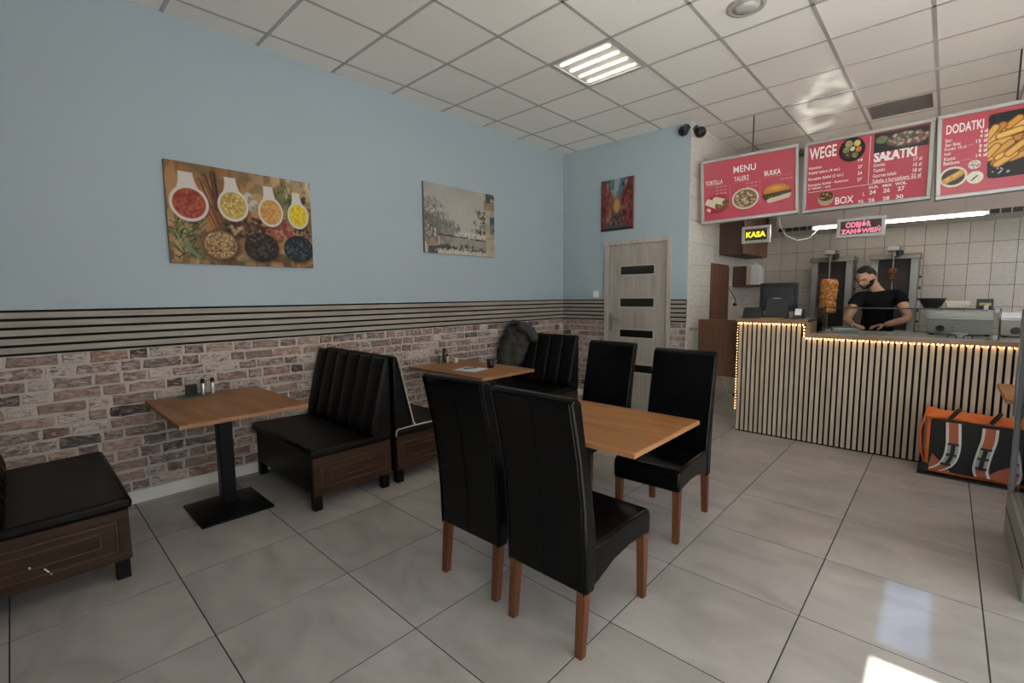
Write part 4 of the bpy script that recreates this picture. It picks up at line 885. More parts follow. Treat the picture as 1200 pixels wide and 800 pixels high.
cctv('black security camera on the blue side of the wall corner under the ceiling', (1.735, 3.255, 3.225), (-0.15, -0.9, -0.45), 0.058, (0.0, 0.073, 0.045))
cctv('black security camera on the tiled side of the wall corner under the ceiling', (1.868, 3.400, 3.215), (0.75, -0.35, -0.55), 0.062, (-0.066, 0.0, 0.045))

# ---- left side of the kitchen
uc = thing('wall_cabinet', 'brown wall cabinet high on the tiled wall, behind the KASA sign', 'cabinet', (XK, 4.30, 1.905))
MB().box(0.002, 0.275, 0.02, 1.10, 0, 0.62).build('carcass', 'brown_board_dark', uc, bevel=0.002)
MB().box(0.002, 0.272, 0.0, 0.02, 0.0, 0.62).build('end_panel', 'brown_board_dark', uc)
for k in range(2): MB().box(0.275, 0.293, 0.012 + k * 0.545, 0.548 + k * 0.545, 0.006, 0.614).build('door', 'brown_board', uc, bevel=0.002)
sb = thing('wall_shelf', 'brown box shelf on the tiled wall below the cabinet', 'shelf', (XK, 4.86, 1.50))
MB().box(0.002, 0.30, 0.0, 1.0, 0.0, 0.02).build('shelf_board', 'brown_board_dark', sb); MB().box(0.002, 0.175, 0.0, 0.018, 0.02, 0.275).build('end_board', 'brown_board_dark', sb, bevel=0.002); MB().box(0.16, 0.175, 0.018, 0.22, 0.02, 0.275).build('front_board', 'oak_slat_v', sb)
jr = thing('white_canister', 'white plastic canister standing on the brown wall shelf', 'container', (1.99, 5.22, 1.52))
MB().prism([(-0.075, 0.0), (0.085, 0.0), (0.085, 0.24), (0.05, 0.285), (-0.04, 0.285), (-0.075, 0.26)], -0.09, 0.09, 'y').build('body', 'white_plastic', jr, bevel=0.01); MB().lathe([(0.022, 0.28), (0.022, 0.31), (0.015, 0.315)], (0.0, 0, 0), 14).build('cap', 'white_plastic', jr)
bd = tag(MB().prism([(4.02, 1.00), (4.66, 1.00), (4.66, 1.755), (4.60, 1.785), (4.02, 1.79)], XK + 0.001, XK + 0.022, 'x').build('brown_wall_board', 'brown_board', None, bevel=0.003), 'tall brown board with a clipped corner fixed upright to the tiled wall', 'board')
gt = thing('counter_gate', 'brown half-height gate between the tiled wall and the counter', 'gate', (XK + 0.11, 3.40, 0.47))
MB().box(0.0, 0.54, 0, 0.02, 0, 0.64).build('panel', 'brown_board', gt, bevel=0.002); MB().box(-0.108, 0.0, 0.004, 0.016, 0.10, 0.14).box(-0.108, 0.0, 0.004, 0.016, 0.50, 0.54).build('hinge', 'steel_dull', gt)
so = thing('wall_socket', 'white wall socket with a black plug on the tiled wall beside the till', 'socket', (XK + 0.001, 4.86, 1.27))
MB().box(0, 0.012, -0.05, 0.05, -0.045, 0.045).build('plate', 'white_plastic', so, bevel=0.003); MB().lathe([(0.022, 0.012), (0.022, 0.05), (0.012, 0.06)], (0, 0.02, -0.02), 14, axis='x').build('plug', 'black_plastic', so)
MB().tube([(0.05, 0.02, -0.02), (0.06, -0.05, 0.06), (0.02, -0.22, 0.22)], 0.005, 6).build('cord', 'black_plastic', so)
tag(MB().tube([(XK + 0.01, 4.55, 0.55), (XK + 0.02, 4.58, 0.2), (XK + 0.08, 4.6, 0.02), (XK + 0.25, 4.5, 0.008), (XK + 0.32, 4.62, 0.10)], 0.006, 6).build('power_cable', 'white_plastic'), 'pale cable hanging down the tiled wall to the power strip', 'cable')
pst = thing('power_strip', 'black power strip on the floor behind the brown gate', 'power strip', (2.07, 4.62, 0.0), 0.4)
MB().box(-0.13, 0.13, -0.035, 0.035, 0, 0.045).build('body', 'black_plastic', pst, bevel=0.006)
for k in range(3): MB().lathe([(0.02, 0.045), (0.02, 0.085), (0.012, 0.09)], (-0.08 + k * 0.08, 0, 0), 12).build('plug', 'white_plastic' if k == 1 else 'black_plastic', pst)

# ---- on the counter
tz = ctz + 0.042
mo = thing('till_monitor', 'black till monitor seen from behind on the raised counter end', 'monitor', (2.785, 3.16, tz))
MB().box(-0.17, 0.17, -0.005, 0.03, 0.065, 0.345).build('screen_shell', 'black_plastic', mo, bevel=0.006); MB().box(-0.13, 0.13, -0.014, -0.005, 0.12, 0.30).build('rear_cover', 'dark_plastic', mo, bevel=0.005)
MB().box(-0.16, 0.16, 0.03, 0.034, 0.08, 0.335).build('screen', 'screen_dark', mo)
MB().hexa([(-0.10, -0.10, 0), (0.10, -0.10, 0), (0.09, 0.06, 0), (-0.09, 0.06, 0)], [(-0.09, -0.045, 0.21), (0.09, -0.045, 0.21), (0.085, -0.015, 0.21), (-0.085, -0.015, 0.21)]).build('stand', 'dark_plastic', mo, bevel=0.006)
MB().box(-0.035, 0.035, -0.0535, -0.045, 0.192, 0.197).build('badge', 'bag_tape', mo)
pr_ = thing('receipt_printer', 'squat black receipt printer left of the till monitor', 'printer', (2.585, 3.06, tz), 0.1)
MB().hexa([(-0.09, -0.06, 0), (0.09, -0.06, 0), (0.09, 0.07, 0), (-0.09, 0.07, 0)], [(-0.078, -0.045, 0.10), (0.078, -0.045, 0.10), (0.078, 0.06, 0.10), (-0.078, 0.06, 0.10)]).build('body', 'black_plastic', pr_, bevel=0.006); MB().box(-0.06, 0.06, -0.02, -0.012, 0.099, 0.104).build('paper_slot', 'dark_glass', pr_)
cr_ = thing('card_terminal', 'small black card terminal with a white paper slip beside the till', 'terminal', (2.985, 3.08, tz), 0.0)
MB().hexa([(-0.04, -0.05, 0), (0.04, -0.05, 0), (0.04, 0.06, 0), (-0.04, 0.06, 0)], [(-0.036, -0.01, 0.09), (0.036, -0.01, 0.09), (0.036, 0.05, 0.10), (-0.036, 0.05, 0.10)]).build('body', 'black_plastic', cr_, bevel=0.005); MB().hexa([(-0.027, -0.042, 0.035), (0.027, -0.042, 0.035), (0.027, -0.040, 0.035), (-0.027, -0.040, 0.035)], [(-0.027, -0.018, 0.093), (0.027, -0.018, 0.093), (0.027, -0.016, 0.093), (-0.027, -0.016, 0.093)]).build('paper_slip', 'white_plastic', cr_)
tag(MB().prism([(-0.09, -0.03), (0.08, -0.045), (0.10, 0.02), (-0.06, 0.04)], 0, 0.004, 'z').build('yellow_leaflet', 'label_yellow', None, loc=(2.76, 3.025, tz)), 'small yellow leaflet lying before the till monitor', 'leaflet')
gt_z = clz + 0.034 + gz + 0.007
bo = tag(MB().lathe([(0.045, 0.0), (0.052, 0.004), (0.085, 0.072), (0.089, 0.080), (0.083, 0.078), (0.05, 0.012), (0.004, 0.010)], (0, 0, 0), 28).build('black_bowl', 'black_plastic', None, smooth=True, loc=(3.925, 3.11, gt_z)), 'black flared bowl standing on the glass guard', 'bowl')
bx_ = thing('cream_box', 'cream plastic food box with lid on the glass guard beside the black bowl', 'box', (4.078, 3.12, gt_z))
MB().hexa([(-0.058, -0.05, 0), (0.058, -0.05, 0), (0.058, 0.05, 0), (-0.058, 0.05, 0)], [(-0.068, -0.06, 0.04), (0.068, -0.06, 0.04), (0.068, 0.06, 0.04), (-0.068, 0.06, 0.04)]).build('tub', 'cream_plastic', bx_, bevel=0.006); MB().box(-0.072, 0.072, -0.063, 0.063, 0.04, 0.054).build('lid', 'cream_plastic', bx_, bevel=0.006)
nb = thing('navy_box', 'dark navy carton with a yellow label on the glass guard', 'box', (4.230, 3.11, gt_z))
MB().box(-0.046, 0.046, -0.03, 0.03, 0, 0.072).build('carton', 'navy', nb, bevel=0.002); MB().box(-0.03, 0.034, -0.0315, -0.0302, 0.022, 0.042).build('label', 'label_yellow', nb)
wz = clz + 0.034
wb = tag(MB().lathe([(0.028, 0.0), (0.03, 0.004), (0.05, 0.034), (0.053, 0.036), (0.046, 0.032), (0.025, 0.008), (0.004, 0.007)], (0, 0, 0), 26).build('white_bowl', 'white_plastic', None, smooth=True, loc=(4.105, 3.16, wz)), 'small white bowl behind the glass guard before the steel grill', 'bowl')
def contact_grill(label, x, w_, y=3.42):
    t = thing('contact_grill', label, 'grill', (x, y, wz)); h = 0.135
    MB().box(0, w_, 0, 0.19, 0.012, h).build('body', 'steel_bright', t, bevel=0.004); MB().box(-0.006, w_ + 0.006, -0.008, 0.19, h, h + 0.012).build('top_plate', 'steel', t, bevel=0.003)
    for a in (0.02, w_ - 0.04):
        for b in (0.01, 0.155): MB().lathe([(0.014, 0), (0.014, 0.012)], (a + 0.01, b + 0.012, 0), 10).build('foot', 'black_plastic', t)
    MB().lathe([(0.026, -0.022), (0.030, -0.002)], (0.085, 0, 0.055), 18, axis='y').build('knob', 'black_plastic', t)
    for k in range(2): MB().lathe([(0.005, -0.005), (0.006, 0.0)], (0.16, 0, 0.04 + 0.03 * k), 8, axis='y').build('indicator', 'dark_plastic', t)
    MB().box(-0.004, w_ + 0.004, 0.182, 0.19, h + 0.012, h + 0.06).build('splash_guard', 'steel', t); return t
contact_grill('long steel hot plate with a black knob behind the glass guard', 3.90, 0.40)
contact_grill('steel hot plate with a black knob at the right end of the counter', 4.345, 0.36, 3.40)
tr = thing('paper_tray', 'white tray with papers behind the left end of the glass guard', 'tray', (3.33, 3.28, wz), 0.1)
MB().box(-0.10, 0.10, -0.07, 0.07, 0, 0.03).build('tray', 'worktop_grey', tr, bevel=0.005); MB().box(-0.085, 0.085, -0.06, 0.06, 0.03, 0.036).build('paper', 'paper', tr)
tag(MB().tube([(-0.10, -0.02, 0), (0, 0, 0.004), (0.12, -0.02, 0.0)], 0.006, 8).build('kitchen_knife', 'steel_dull', None, loc=(3.32, 3.29, wz + 0.0425)), 'long steel knife lying on the white paper tray', 'knife')
for i_, (xx, lb) in enumerate(((4.062, 'black clip on the counter left of the white bowl'), (4.155, 'black clip on the counter right of the white bowl'))):
    tag(MB().tube([(xx - 0.03, 3.04, wz + 0.004), (xx - 0.027, 3.04, wz + 0.022), (xx, 3.04, wz + 0.03), (xx + 0.02, 3.04, wz + 0.022), (xx + 0.024, 3.04, wz + 0.004)], 0.004, 6).build('black_clip', 'black_plastic'), lb, 'clip', 'black clips on the counter')

# ---- on the tables
tt = 0.71
lf_ = thing('table_leaflet', 'green leaflet lying flat on the nearest wall table', 'leaflet', (0.135, -1.20, tt), 0.05)
MB().box(-0.075, 0.075, -0.095, 0.055, 0, 0.004).build('sheet', 'green_print', lf_)
def shaker(label, x, y, z, mat, hh=0.085, r=0.013, top='black_plastic', cat='shaker'):
    t = thing('spice_shaker', label, cat, (x, y, z), group='table shakers')
    MB().lathe([(r * 0.95, 0), (r, 0.003), (r, hh * 0.68), (r * 0.8, hh * 0.74)], (0, 0, 0), 16).build('jar', mat, t, smooth=True); MB().lathe([(r * 0.86, hh * 0.73), (r * 0.9, hh * 0.93), (r * 0.5, hh)], (0, 0, 0), 14).build('cap', top, t); return t
shaker('slim steel-banded pepper shaker on the nearest wall table, left one', 0.15, -1.155, tt, 'shaker_steel', 0.12, 0.016)
shaker('slim steel-banded salt shaker on the nearest wall table, right one', 0.15, -1.095, tt, 'shaker_steel', 0.12, 0.016)
nh = thing('napkin_stand', 'dark napkin stand between the green leaflet and the shakers', 'napkin holder', (0.10, -1.215, tt + 0.004))
MB().box(-0.035, 0.035, -0.03, 0.03, 0, 0.008).box(-0.035, 0.035, -0.03, -0.024, 0.008, 0.075).box(-0.035, 0.035, 0.024, 0.03, 0.008, 0.075).build('stand', 'dark_plastic', nh, bevel=0.002); MB().box(-0.03, 0.03, -0.022, 0.022, 0.009, 0.07).build('napkins', 'bag_black', nh)
shaker('green-glass shaker on the far booth table', 0.22, 0.93, tt, 'green_print', 0.11, 0.018, 'shaker_steel')
shaker('steel shaker on the far booth table, right of the green one', 0.27, 0.985, tt, 'shaker_steel', 0.10, 0.014)
shaker('dark pepper mill standing behind the other shakers on the far booth table', 0.17, 1.03, tt, 'pepper_glass', 0.15, 0.022)
tag(MB().box(-0.03, 0.03, -0.02, 0.02, 0, 0.05).build('sugar_box', 'cream_plastic', None, bevel=0.003, loc=(0.28, 1.075, tt)), 'small cream packet holder beside the shakers on the far booth table', 'box')
tag(MB().prism([(-0.13, -0.09), (0.11, -0.135), (0.14, 0.10), (-0.11, 0.14)], 0, 0.003, 'z').build('paper_sheet', 'paper', None, loc=(0.76, 0.86, tt), rot=(0, 0, 0.35)), 'white paper sheet lying on the far booth table', 'paper')
tag(MB().tube([(-0.06, -0.03, 0.004), (0.0, 0, 0.005), (0.06, 0.03, 0.004)], 0.0045, 6).build('pen', 'ink', None, loc=(0.74, 0.88, tt + 0.0045), rot=(0, 0, 0.7)), 'dark pen lying on the white paper sheet', 'pen')
tag(MB().lathe([(0.030, 0), (0.033, 0.003), (0.040, 0.085), (0.037, 0.085), (0.030, 0.012), (0.004, 0.010)], (0, 0, 0), 22).build('drinking_glass', 'cup_glass', None, smooth=True, loc=(0.83, 1.06, tt)), 'dark drinking glass on the far booth table right of the paper', 'glass')

# ---- jacket over the booth back
def jacket():
    n, m = 46, 40; vs = []; fs = []
    for i in range(m + 1):
        s = i / m
        for j in range(n):
            a = 2 * PI * j / n
            # a lumpy coat hung over the back: narrow at the foot, broad at the shoulder
            hz = 0.42 + s * 0.66; wdt = 0.075 + 0.145 * math.sin(min(1, s * 1.2) * PI * 0.60) ; dpt = 0.055 + 0.070 * math.sin(min(s * 1.1, 1) * PI * 0.8)
            if s > 0.80: q_ = math.sqrt(max(0.0, 1 - ((s - 0.80) / 0.20) ** 2)); wdt *= 0.12 + 0.88 * q_; dpt *= 0.12 + 0.88 * q_
            cx = 0.150 + 0.115 * s; cy = 1.965 + 0.145 * s
            x = cx + wdt * math.cos(a); y = cy + dpt * math.sin(a)
            nz = mnoise.noise(Vector((x * 9, y * 9, hz * 4))) * 0.034 + mnoise.noise(Vector((x * 20 + hz * 16, y * 18, hz * 15 - x * 14))) * 0.024
            vs.append((max(x + math.cos(a) * nz, 0.035), y + math.sin(a) * nz, hz))
    for i in range(m):
        for j in range(n): fs.append((i * n + j, i * n + (j + 1) % n, (i + 1) * n + (j + 1) % n, (i + 1) * n + j))
    fs += [tuple(range(n))[::-1], tuple(range(m * n, m * n + n))]
    t = thing('jacket', 'dark grey quilted jacket draped over the back of the farthest booth bench', 'jacket', (0, 0, 0))
    MB().add(vs, fs).build('body', 'jacket', t, smooth=True)
    # sleeve falling to the right over the top of the bench
    pts = [(0.30, 2.02, 1.03), (0.40, 2.05, 1.025), (0.49, 2.05, 0.985), (0.55, 2.035, 0.93), (0.585, 2.02, 0.87)]
    mb = MB(); mb.tube(pts, [0.075, 0.078, 0.066, 0.055, 0.042], 14); mb.build('sleeve', 'jacket', t, smooth=True, subsurf=1)
    mb = MB(); mb.tube([(0.16, 2.06, 1.06), (0.24, 2.04, 1.09), (0.33, 2.06, 1.06)], [0.03, 0.045, 0.03], 10); mb.build('collar', 'jacket', t, smooth=True, subsurf=1)
jacket()

# ---- delivery bag against the counter
bag = thing('delivery_bag', 'orange and black insulated delivery backpack on the floor against the counter', 'bag', (3.955, 2.68, 0)); BW = 0.475
MB().box(0, BW, 0.02, 0.235, 0.012, 0.47).build('body', 'bag_orange', bag, bevel=0.025, seg=4)
# slumped orange lid
vs = []; fs = []; n = 16; m = 8
for i in range(n + 1):
    for j in range(m + 1):
        u, v = i / n, j / m; x = -0.005 + u * (BW + 0.01); y = 0.0 + v * 0.24
        z = 0.468 + 0.03 * math.sin(PI * v) + 0.018 * mnoise.noise(Vector((x * 9, y * 9, 2.0))) - 0.018 * u
        vs.append((x, y, z))
fs = [(i * (m + 1) + j, (i + 1) * (m + 1) + j, (i + 1) * (m + 1) + j + 1, i * (m + 1) + j + 1) for i in range(n) for j in range(m)]
o = MB().add(vs, fs).build('lid', 'bag_orange', bag, smooth=True); sd = o.modifiers.new('s', 'SOLIDIFY'); sd.thickness = 0.03; sd.offset = -1
MB().box(0.025, BW, -0.002, 0.022, 0.04, 0.435).build('front_panel', 'bag_black', bag, bevel=0.008)
tag(MB().prism([(0.025, 0.06), (0.10, 0.03), (0.16, 0.04), (0.045, 0.17)], -0.006, -0.0025, 'y').build('corner_patch', 'bag_orange_dark', bag), 'dark orange corner patch')
tag(MB().prism([(0.33, 0.05), (BW, 0.035), (BW, 0.17), (0.40, 0.12)], -0.006, -0.0025, 'y').build('corner_patch', 'bag_orange_dark', bag), 'dark orange corner patch')
def strap(pts, name='shoulder_strap'):
    def strip(w0, y, mat, nm, par, rng=(0, 1)):
        P = []; n = 18; vs = []
        for i in range(n + 1):
            t = rng[0] + (rng[1] - rng[0]) * i / n; k = t * (len(pts) - 1); a = min(int(k), len(pts) - 2); f_ = k - a
            def cr(c): 
                p0, p1, p2, p3 = (pts[max(a - 1, 0)][c], pts[a][c], pts[a + 1][c], pts[min(a + 2, len(pts) - 1)][c])
                return 0.5 * (2 * p1 + (p2 - p0) * f_ + (2 * p0 - 5 * p1 + 4 * p2 - p3) * f_ ** 2 + (3 * p1 - p0 - 3 * p2 + p3) * f_ ** 3)
            x, z = cr(0), cr(1); vs.append((x - w0, y, z)); vs.append((x + w0, y, z))
        fs = [(2 * i, 2 * i + 1, 2 * i + 3, 2 * i + 2) for i in range(n)]
        o = MB().add(vs, fs).build(nm, mat, par); sd = o.modifiers.new('s', 'SOLIDIFY'); sd.thickness = 0.006; sd.offset = 0; return o
    s = strip(0.042, -0.012, 'bag_tape', name, bag); s['label'] = 'strap with white reflective edging'
    strip(0.026, -0.018, 'bag_orange_dark', 'strap_pad', s, (0.0, 0.36)); strip(0.029, -0.0175, 'strap_grey', 'strap_pad', s, (0.38, 0.72)); strip(0.026, -0.018, 'bag_orange_dark', 'strap_pad', s, (0.76, 0.99))
    strip(0.012, -0.024, 'bag_black', 'strap_webbing', s, (0.36, 0.78))
    for tq in (0.365, 0.55, 0.75):
        k = tq * (len(pts) - 1); a = min(int(k), len(pts) - 2); f_ = k - a; x = pts[a][0] * (1 - f_) + pts[a + 1][0] * f_; z = pts[a][1] * (1 - f_) + pts[a + 1][1] * f_
        MB().box(x - 0.030, x + 0.030, -0.030, -0.018, z - 0.008, z + 0.008).build('buckle', 'black_plastic', s, bevel=0.002)
strap([(0.150, 0.425), (0.155, 0.34), (0.158, 0.25), (0.148, 0.16), (0.115, 0.09), (0.055, 0.045)])
strap([(0.345, 0.415), (0.342, 0.33), (0.328, 0.25), (0.315, 0.17), (0.310, 0.10), (0.322, 0.05)])
# side flap, hanging handle bands, lower edge
MB().add([(-0.012, 0.03, 0.46), (-0.012, 0.20, 0.46), (-0.036, 0.22, 0.33), (-0.042, 0.02, 0.33), (-0.03, 0.03, 0.18), (-0.03, 0.20, 0.18), (-0.012, 0.03, 0.10), (-0.012, 0.2, 0.10)], [(0, 1, 2, 3), (3, 2, 5, 4), (4, 5, 7, 6)]).build('side_flap', 'bag_orange', bag, smooth=True).modifiers.new('s', 'SOLIDIFY').thickness = 0.012
MB().lathe([(0.030, 0), (0.034, 0.008), (0.034, 0.03), (0.028, 0.036)], (0.0, -0.02, 0.055), 18, axis='y').build('side_wheel', 'bag_black', bag)
for xx in (0.17, 0.385): MB().tube([(xx - 0.04, -0.006, 0.455), (xx - 0.01, 0.03, 0.497), (xx + 0.01, 0.12, 0.505)], 0.014, 8).build('lid_band', 'bag_black', bag)
MB().box(-0.035, BW - 0.02, -0.03, 0.22, 0.0, 0.010).build('base_flap', 'bag_black', bag, bevel=0.004)

# ---- glass cooler at the right edge
co = thing('drinks_cooler', 'grey metal and glass cooler cut off by the right edge of the photo', 'cooler', (4.335, 0.93, 0)); cd, cw_, chh = 0.86, 0.62, 1.30
MB().prism([(0.03, 0.0), (cd, 0.0), (cd, 0.27), (0.0, 0.27), (0.0, 0.06)], 0.0, cw_, 'x').build('base', 'cooler_base', co, bevel=0.006)
MB().box(-0.003, 0.0, 0.02, cd - 0.02, 0.16, 0.166).build('base_groove', 'dark_plastic', co)
for yy_ in (0.0, cd - 0.05):
    for xx in (0.0, cw_ - 0.04): MB().box(xx, xx + 0.04, yy_, yy_ + 0.05, 0.27, chh).build('corner_post', 'cooler_grey', co, bevel=0.004)
MB().box(0.0, cw_, 0.0, cd, chh - 0.03, chh + 0.005).build('top', 'cooler_grey', co, bevel=0.004)
MB().box(-0.012, 0.0, cd - 0.075, cd - 0.005, 0.70, chh).build('trim_panel', 'cooler_grey', co, bevel=0.003)
MB().box(0.012, 0.018, 0.05, cd - 0.05, 0.27, chh - 0.03).build('side_pane', 'clear_glass', co)
for k in range(22): MB().box(0.03, cw_ - 0.03, 0.06, cd - 0.06, 0.50 + k * 0.034, 0.508 + k * 0.034).build('shelf_slat', 'cooler_slat', co)

# ================================================================== THE MAN BEHIND THE COUNTER
def skin_chain(verts, edges, radii, root=0, sub=2, name='tmp'):
    me = bpy.data.meshes.new(name); me.from_pydata(verts, edges, []); o = bpy.data.objects.new(name, me); COL.objects.link(o)
    sk = o.modifiers.new('skin', 'SKIN'); sk.use_smooth_shade = True; sk.branch_smoothing = 0.6
    for i, r in enumerate(radii):
        sv_ = me.skin_vertices[0].data[i]; sv_.radius = (r, r) if not isinstance(r, tuple) else r; sv_.use_root = (i == root)
    ss = o.modifiers.new('ss', 'SUBSURF'); ss.levels = sub; ss.render_levels = sub
    m2 = bpy.data.meshes.new_from_object(o.evaluated_get(bpy.context.evaluated_depsgraph_get()))
    vs = [tuple(v.co) for v in m2.vertices]; fs = [tuple(p.vertices) for p in m2.polygons]
    bpy.data.objects.remove(o); bpy.data.meshes.remove(me); bpy.data.meshes.remove(m2)
    return vs, fs
man = thing('person', 'bearded man in a black t-shirt bending over his work behind the counter', 'person', (3.47, 4.14, 0))
MO = Vector((3.47, 4.14, 0))
def W(x, y, z): return (x - MO.x, y - MO.y, z)
J = dict(pel=W(3.49, 4.17, .93), sp1=W(3.485, 4.16, 1.08), sp2=W(3.49, 4.15, 1.20), chest=W(3.485, 4.11, 1.315), nb=W(3.465, 4.07, 1.435), nt=W(3.43, 3.99, 1.51),
         ls=W(3.645, 4.12, 1.395), le=W(3.745, 3.99, 1.135), lw=W(3.575, 3.80, 1.078), rs=W(3.335, 4.03, 1.365), re=W(3.262, 3.86, 1.125), rw=W(3.33, 3.74, 1.078),
         lh=W(3.57, 4.17, .90), lk=W(3.58, 4.14, .49), la=W(3.59, 4.19, .09), lt=W(3.60, 4.07, .035), rh=W(3.41, 4.15, .90), rk=W(3.40, 4.11, .49), ra=W(3.385, 4.16, .09), rt=W(3.37, 4.04, .035))
names = list(J); ix = {k: i for i, k in enumerate(names)}
edges = [('pel', 'sp1'), ('sp1', 'sp2'), ('sp2', 'chest'), ('chest', 'nb'), ('nb', 'nt'), ('chest', 'ls'), ('ls', 'le'), ('le', 'lw'), ('chest', 'rs'), ('rs', 're'), ('re', 'rw'), ('pel', 'lh'), ('lh', 'lk'), ('lk', 'la'), ('la', 'lt'), ('pel', 'rh'), ('rh', 'rk'), ('rk', 'ra'), ('ra', 'rt')]
rad = dict(pel=(.15, .115), sp1=(.145, .105), sp2=(.14, .10), chest=(.125, .085), nb=.060, nt=.054, ls=.055, le=.043, lw=.029, rs=.055, re=.043, rw=.029, lh=.085, lk=.058, la=.042, lt=.035, rh=.085, rk=.058, ra=.042, rt=.035)
body_v, body_f = skin_chain([J[n] for n in names], [(ix[a], ix[b]) for a, b in edges], [rad[n] for n in names])
# head: local frame, +Y looks forward, +Z up
hv = []; hf = []
bmh = bmesh.new(); bmesh.ops.create_uvsphere(bmh, u_segments=48, v_segments=36, radius=1.0)
def head_shape(d):
    x, y, z = d; r = Vector((x * 0.076, y * 0.096, z * 0.118))
    if z < 0: r.x *= 1 - 0.30 * (-z) ** 1.3 * (1 if y > -0.3 else 0.8); r.y *= 1 - 0.12 * (-z)
    if y > 0.3 and z < 0.15:                                     # flatten and carry the face forward
        r.y = r.y * (0.94) + 0.010 * max(0, -z)
    front = max(0, y)
    r.y += 0.024 * math.exp(-((x / 0.16) ** 2) - ((z + 0.20) / 0.15) ** 2) * (y > 0)     # nose
    r.y += 0.010 * math.exp(-((x / 0.11) ** 2) - ((z + 0.03) / 0.20) ** 2) * (y > 0)
    for s in (-1, 1): r.y -= 0.012 * math.exp(-(((x - s * 0.40) / 0.20) ** 2) - ((z - 0.04) / 0.13) ** 2) * (y > 0)      # eye sockets
    r.y += 0.006 * math.exp(-((z - 0.20) / 0.10) ** 2 - (x / 0.6) ** 2) * (y > 0)         # brow
    r.y += 0.007 * math.exp(-((x / 0.25) ** 2) - ((z + 0.50) / 0.09) ** 2) * (y > 0)      # lips
    r.y += 0.010 * math.exp(-((x / 0.3) ** 2) - ((z + 0.82) / 0.16) ** 2) * (y > 0)       # chin
    return r
dirs = [v.co.copy() for v in bmh.verts]
head_v = [head_shape(d) for d in dirs]; head_f = [tuple(v.index for v in f.verts) for f in bmh.faces]; bmh.free()
for s in (-1, 1):                                                   # ears
    n0 = len(head_v); el = MB().lathe([(0.010, -0.008), (0.026, -0.004), (0.030, 0.002), (0.024, 0.010), (0.014, 0.004), (0.004, 0.002)], (0, 0, 0), 14, axis='x')
    for v in el.v: head_v.append(Vector((s * (0.076 + v[0]), -0.008 + v[1] * 0.62 - abs(v[0]) * 0.4, -0.012 + v[2] * 1.05)))
    head_f += [tuple(i + n0 for i in f) for f in el.f]
    dirs += [None] * len(el.v)
hyaw, hpitch, hroll = math.radians(150), math.radians(-34), math.radians(-6)
Rh = Matrix.Rotation(hyaw, 4, 'Z') @ Matrix.Rotation(hpitch, 4, 'X') @ Matrix.Rotation(hroll, 4, 'Y')
hc = Vector(W(3.392, 3.955, 1.560)); HS = 0.98
headM = Matrix.Translation(hc) @ Rh @ Matrix.Scale(HS, 4)
# hands: palm and five separate fingers, curled round the work
def hand(wr, to, up, side, curl):
    wr = Vector(wr); fw = Vector(to).normalized(); up = Vector(up); up = (up - fw * up.dot(fw)).normalized(); sd = fw.cross(up) * side
    parts = []
    pv = [wr, wr + fw * 0.03, wr + fw * 0.075]; parts.append(skin_chain(pv, [(0, 1), (1, 2)], [(.025, .020), (.034, .017), (.037, .014)], 0, 2))
    for k, (off, l, r) in enumerate(((-0.029, .062, .0082), (-0.010, .072, .0088), (0.010, .070, .0088), (0.029, .060, .0084))):
        b = wr + fw * 0.065 + sd * off; dirn = fw.copy(); pts = [b]; ax = sd * side
        for seg, c_ in ((.45, curl * .5), (.32, curl), (.25, curl)):
            dirn = (Matrix.Rotation(-c_ * side, 3, sd * side) @ dirn) if False else (dirn * math.cos(c_) - up * math.sin(c_)).normalized()
            pts.append(pts[-1] + dirn * l * seg)
        parts.append(skin_chain(pts, [(0, 1), (1, 2), (2, 3)], [r, r * .97, r * .9, r * .75], 0, 2))
    b = wr + fw * 0.022 - sd * 0.022; d1 = (fw * 0.55 - sd * 0.75 - up * 0.3).normalized(); d2 = (fw * 0.85 - sd * 0.2 - up * 0.5).normalized()
    pts = [b, b + d1 * 0.035, b + d1 * 0.035 + d2 * 0.032, b + d1 * 0.035 + d2 * 0.056]; parts.append(skin_chain(pts, [(0, 1), (1, 2), (2, 3)], [.013, .0115, .0105, .0085], 0, 2))
    return parts
hands = hand(J['lw'], (-0.85, -0.45, -0.10), (0, 0, 1), 1, 0.45) + hand(J['rw'], (0.75, -0.60, -0.10), (0, 0, 1), -1, 0.45)
allv = list(body_v); allf = list(body_f)
n0 = len(allv); allv += [tuple(headM @ v) for v in head_v]; allf += [tuple(i + n0 for i in f) for f in head_f]
for vs, fs in hands: n0 = len(allv); allv += vs; allf += [tuple(i + n0 for i in f) for f in fs]
tmp = bpy.data.meshes.new('tmp'); tmp.from_pydata(allv, [], allf)
bt = bmesh.new(); bt.from_mesh(tmp); bmesh.ops.remove_doubles(bt, verts=bt.verts, dist=1e-6); bmesh.ops.holes_fill(bt, edges=bt.edges, sides=0); bmesh.ops.recalc_face_normals(bt, faces=bt.faces); bt.to_mesh(tmp); bt.free()
to = bpy.data.objects.new('tmp', tmp); COL.objects.link(to)
rm = to.modifiers.new('r', 'REMESH'); rm.mode = 'VOXEL'; rm.voxel_size = 0.0055
fin = bpy.data.meshes.new_from_object(to.evaluated_get(bpy.context.evaluated_depsgraph_get())); bpy.data.objects.remove(to)
fin.name = 'body'; fin.materials.clear(); fin.materials.append(m_('skin')); fin.shade_smooth()
inv = headM.inverted(); cols = []
SK = np.array(rgb(196, 150, 126)); LIP = np.array(rgb(150, 90, 84)); HA = np.array(rgb(30, 24, 22)); DK = np.array(rgb(16, 13, 12)); WH = np.array(rgb(205, 198, 190))
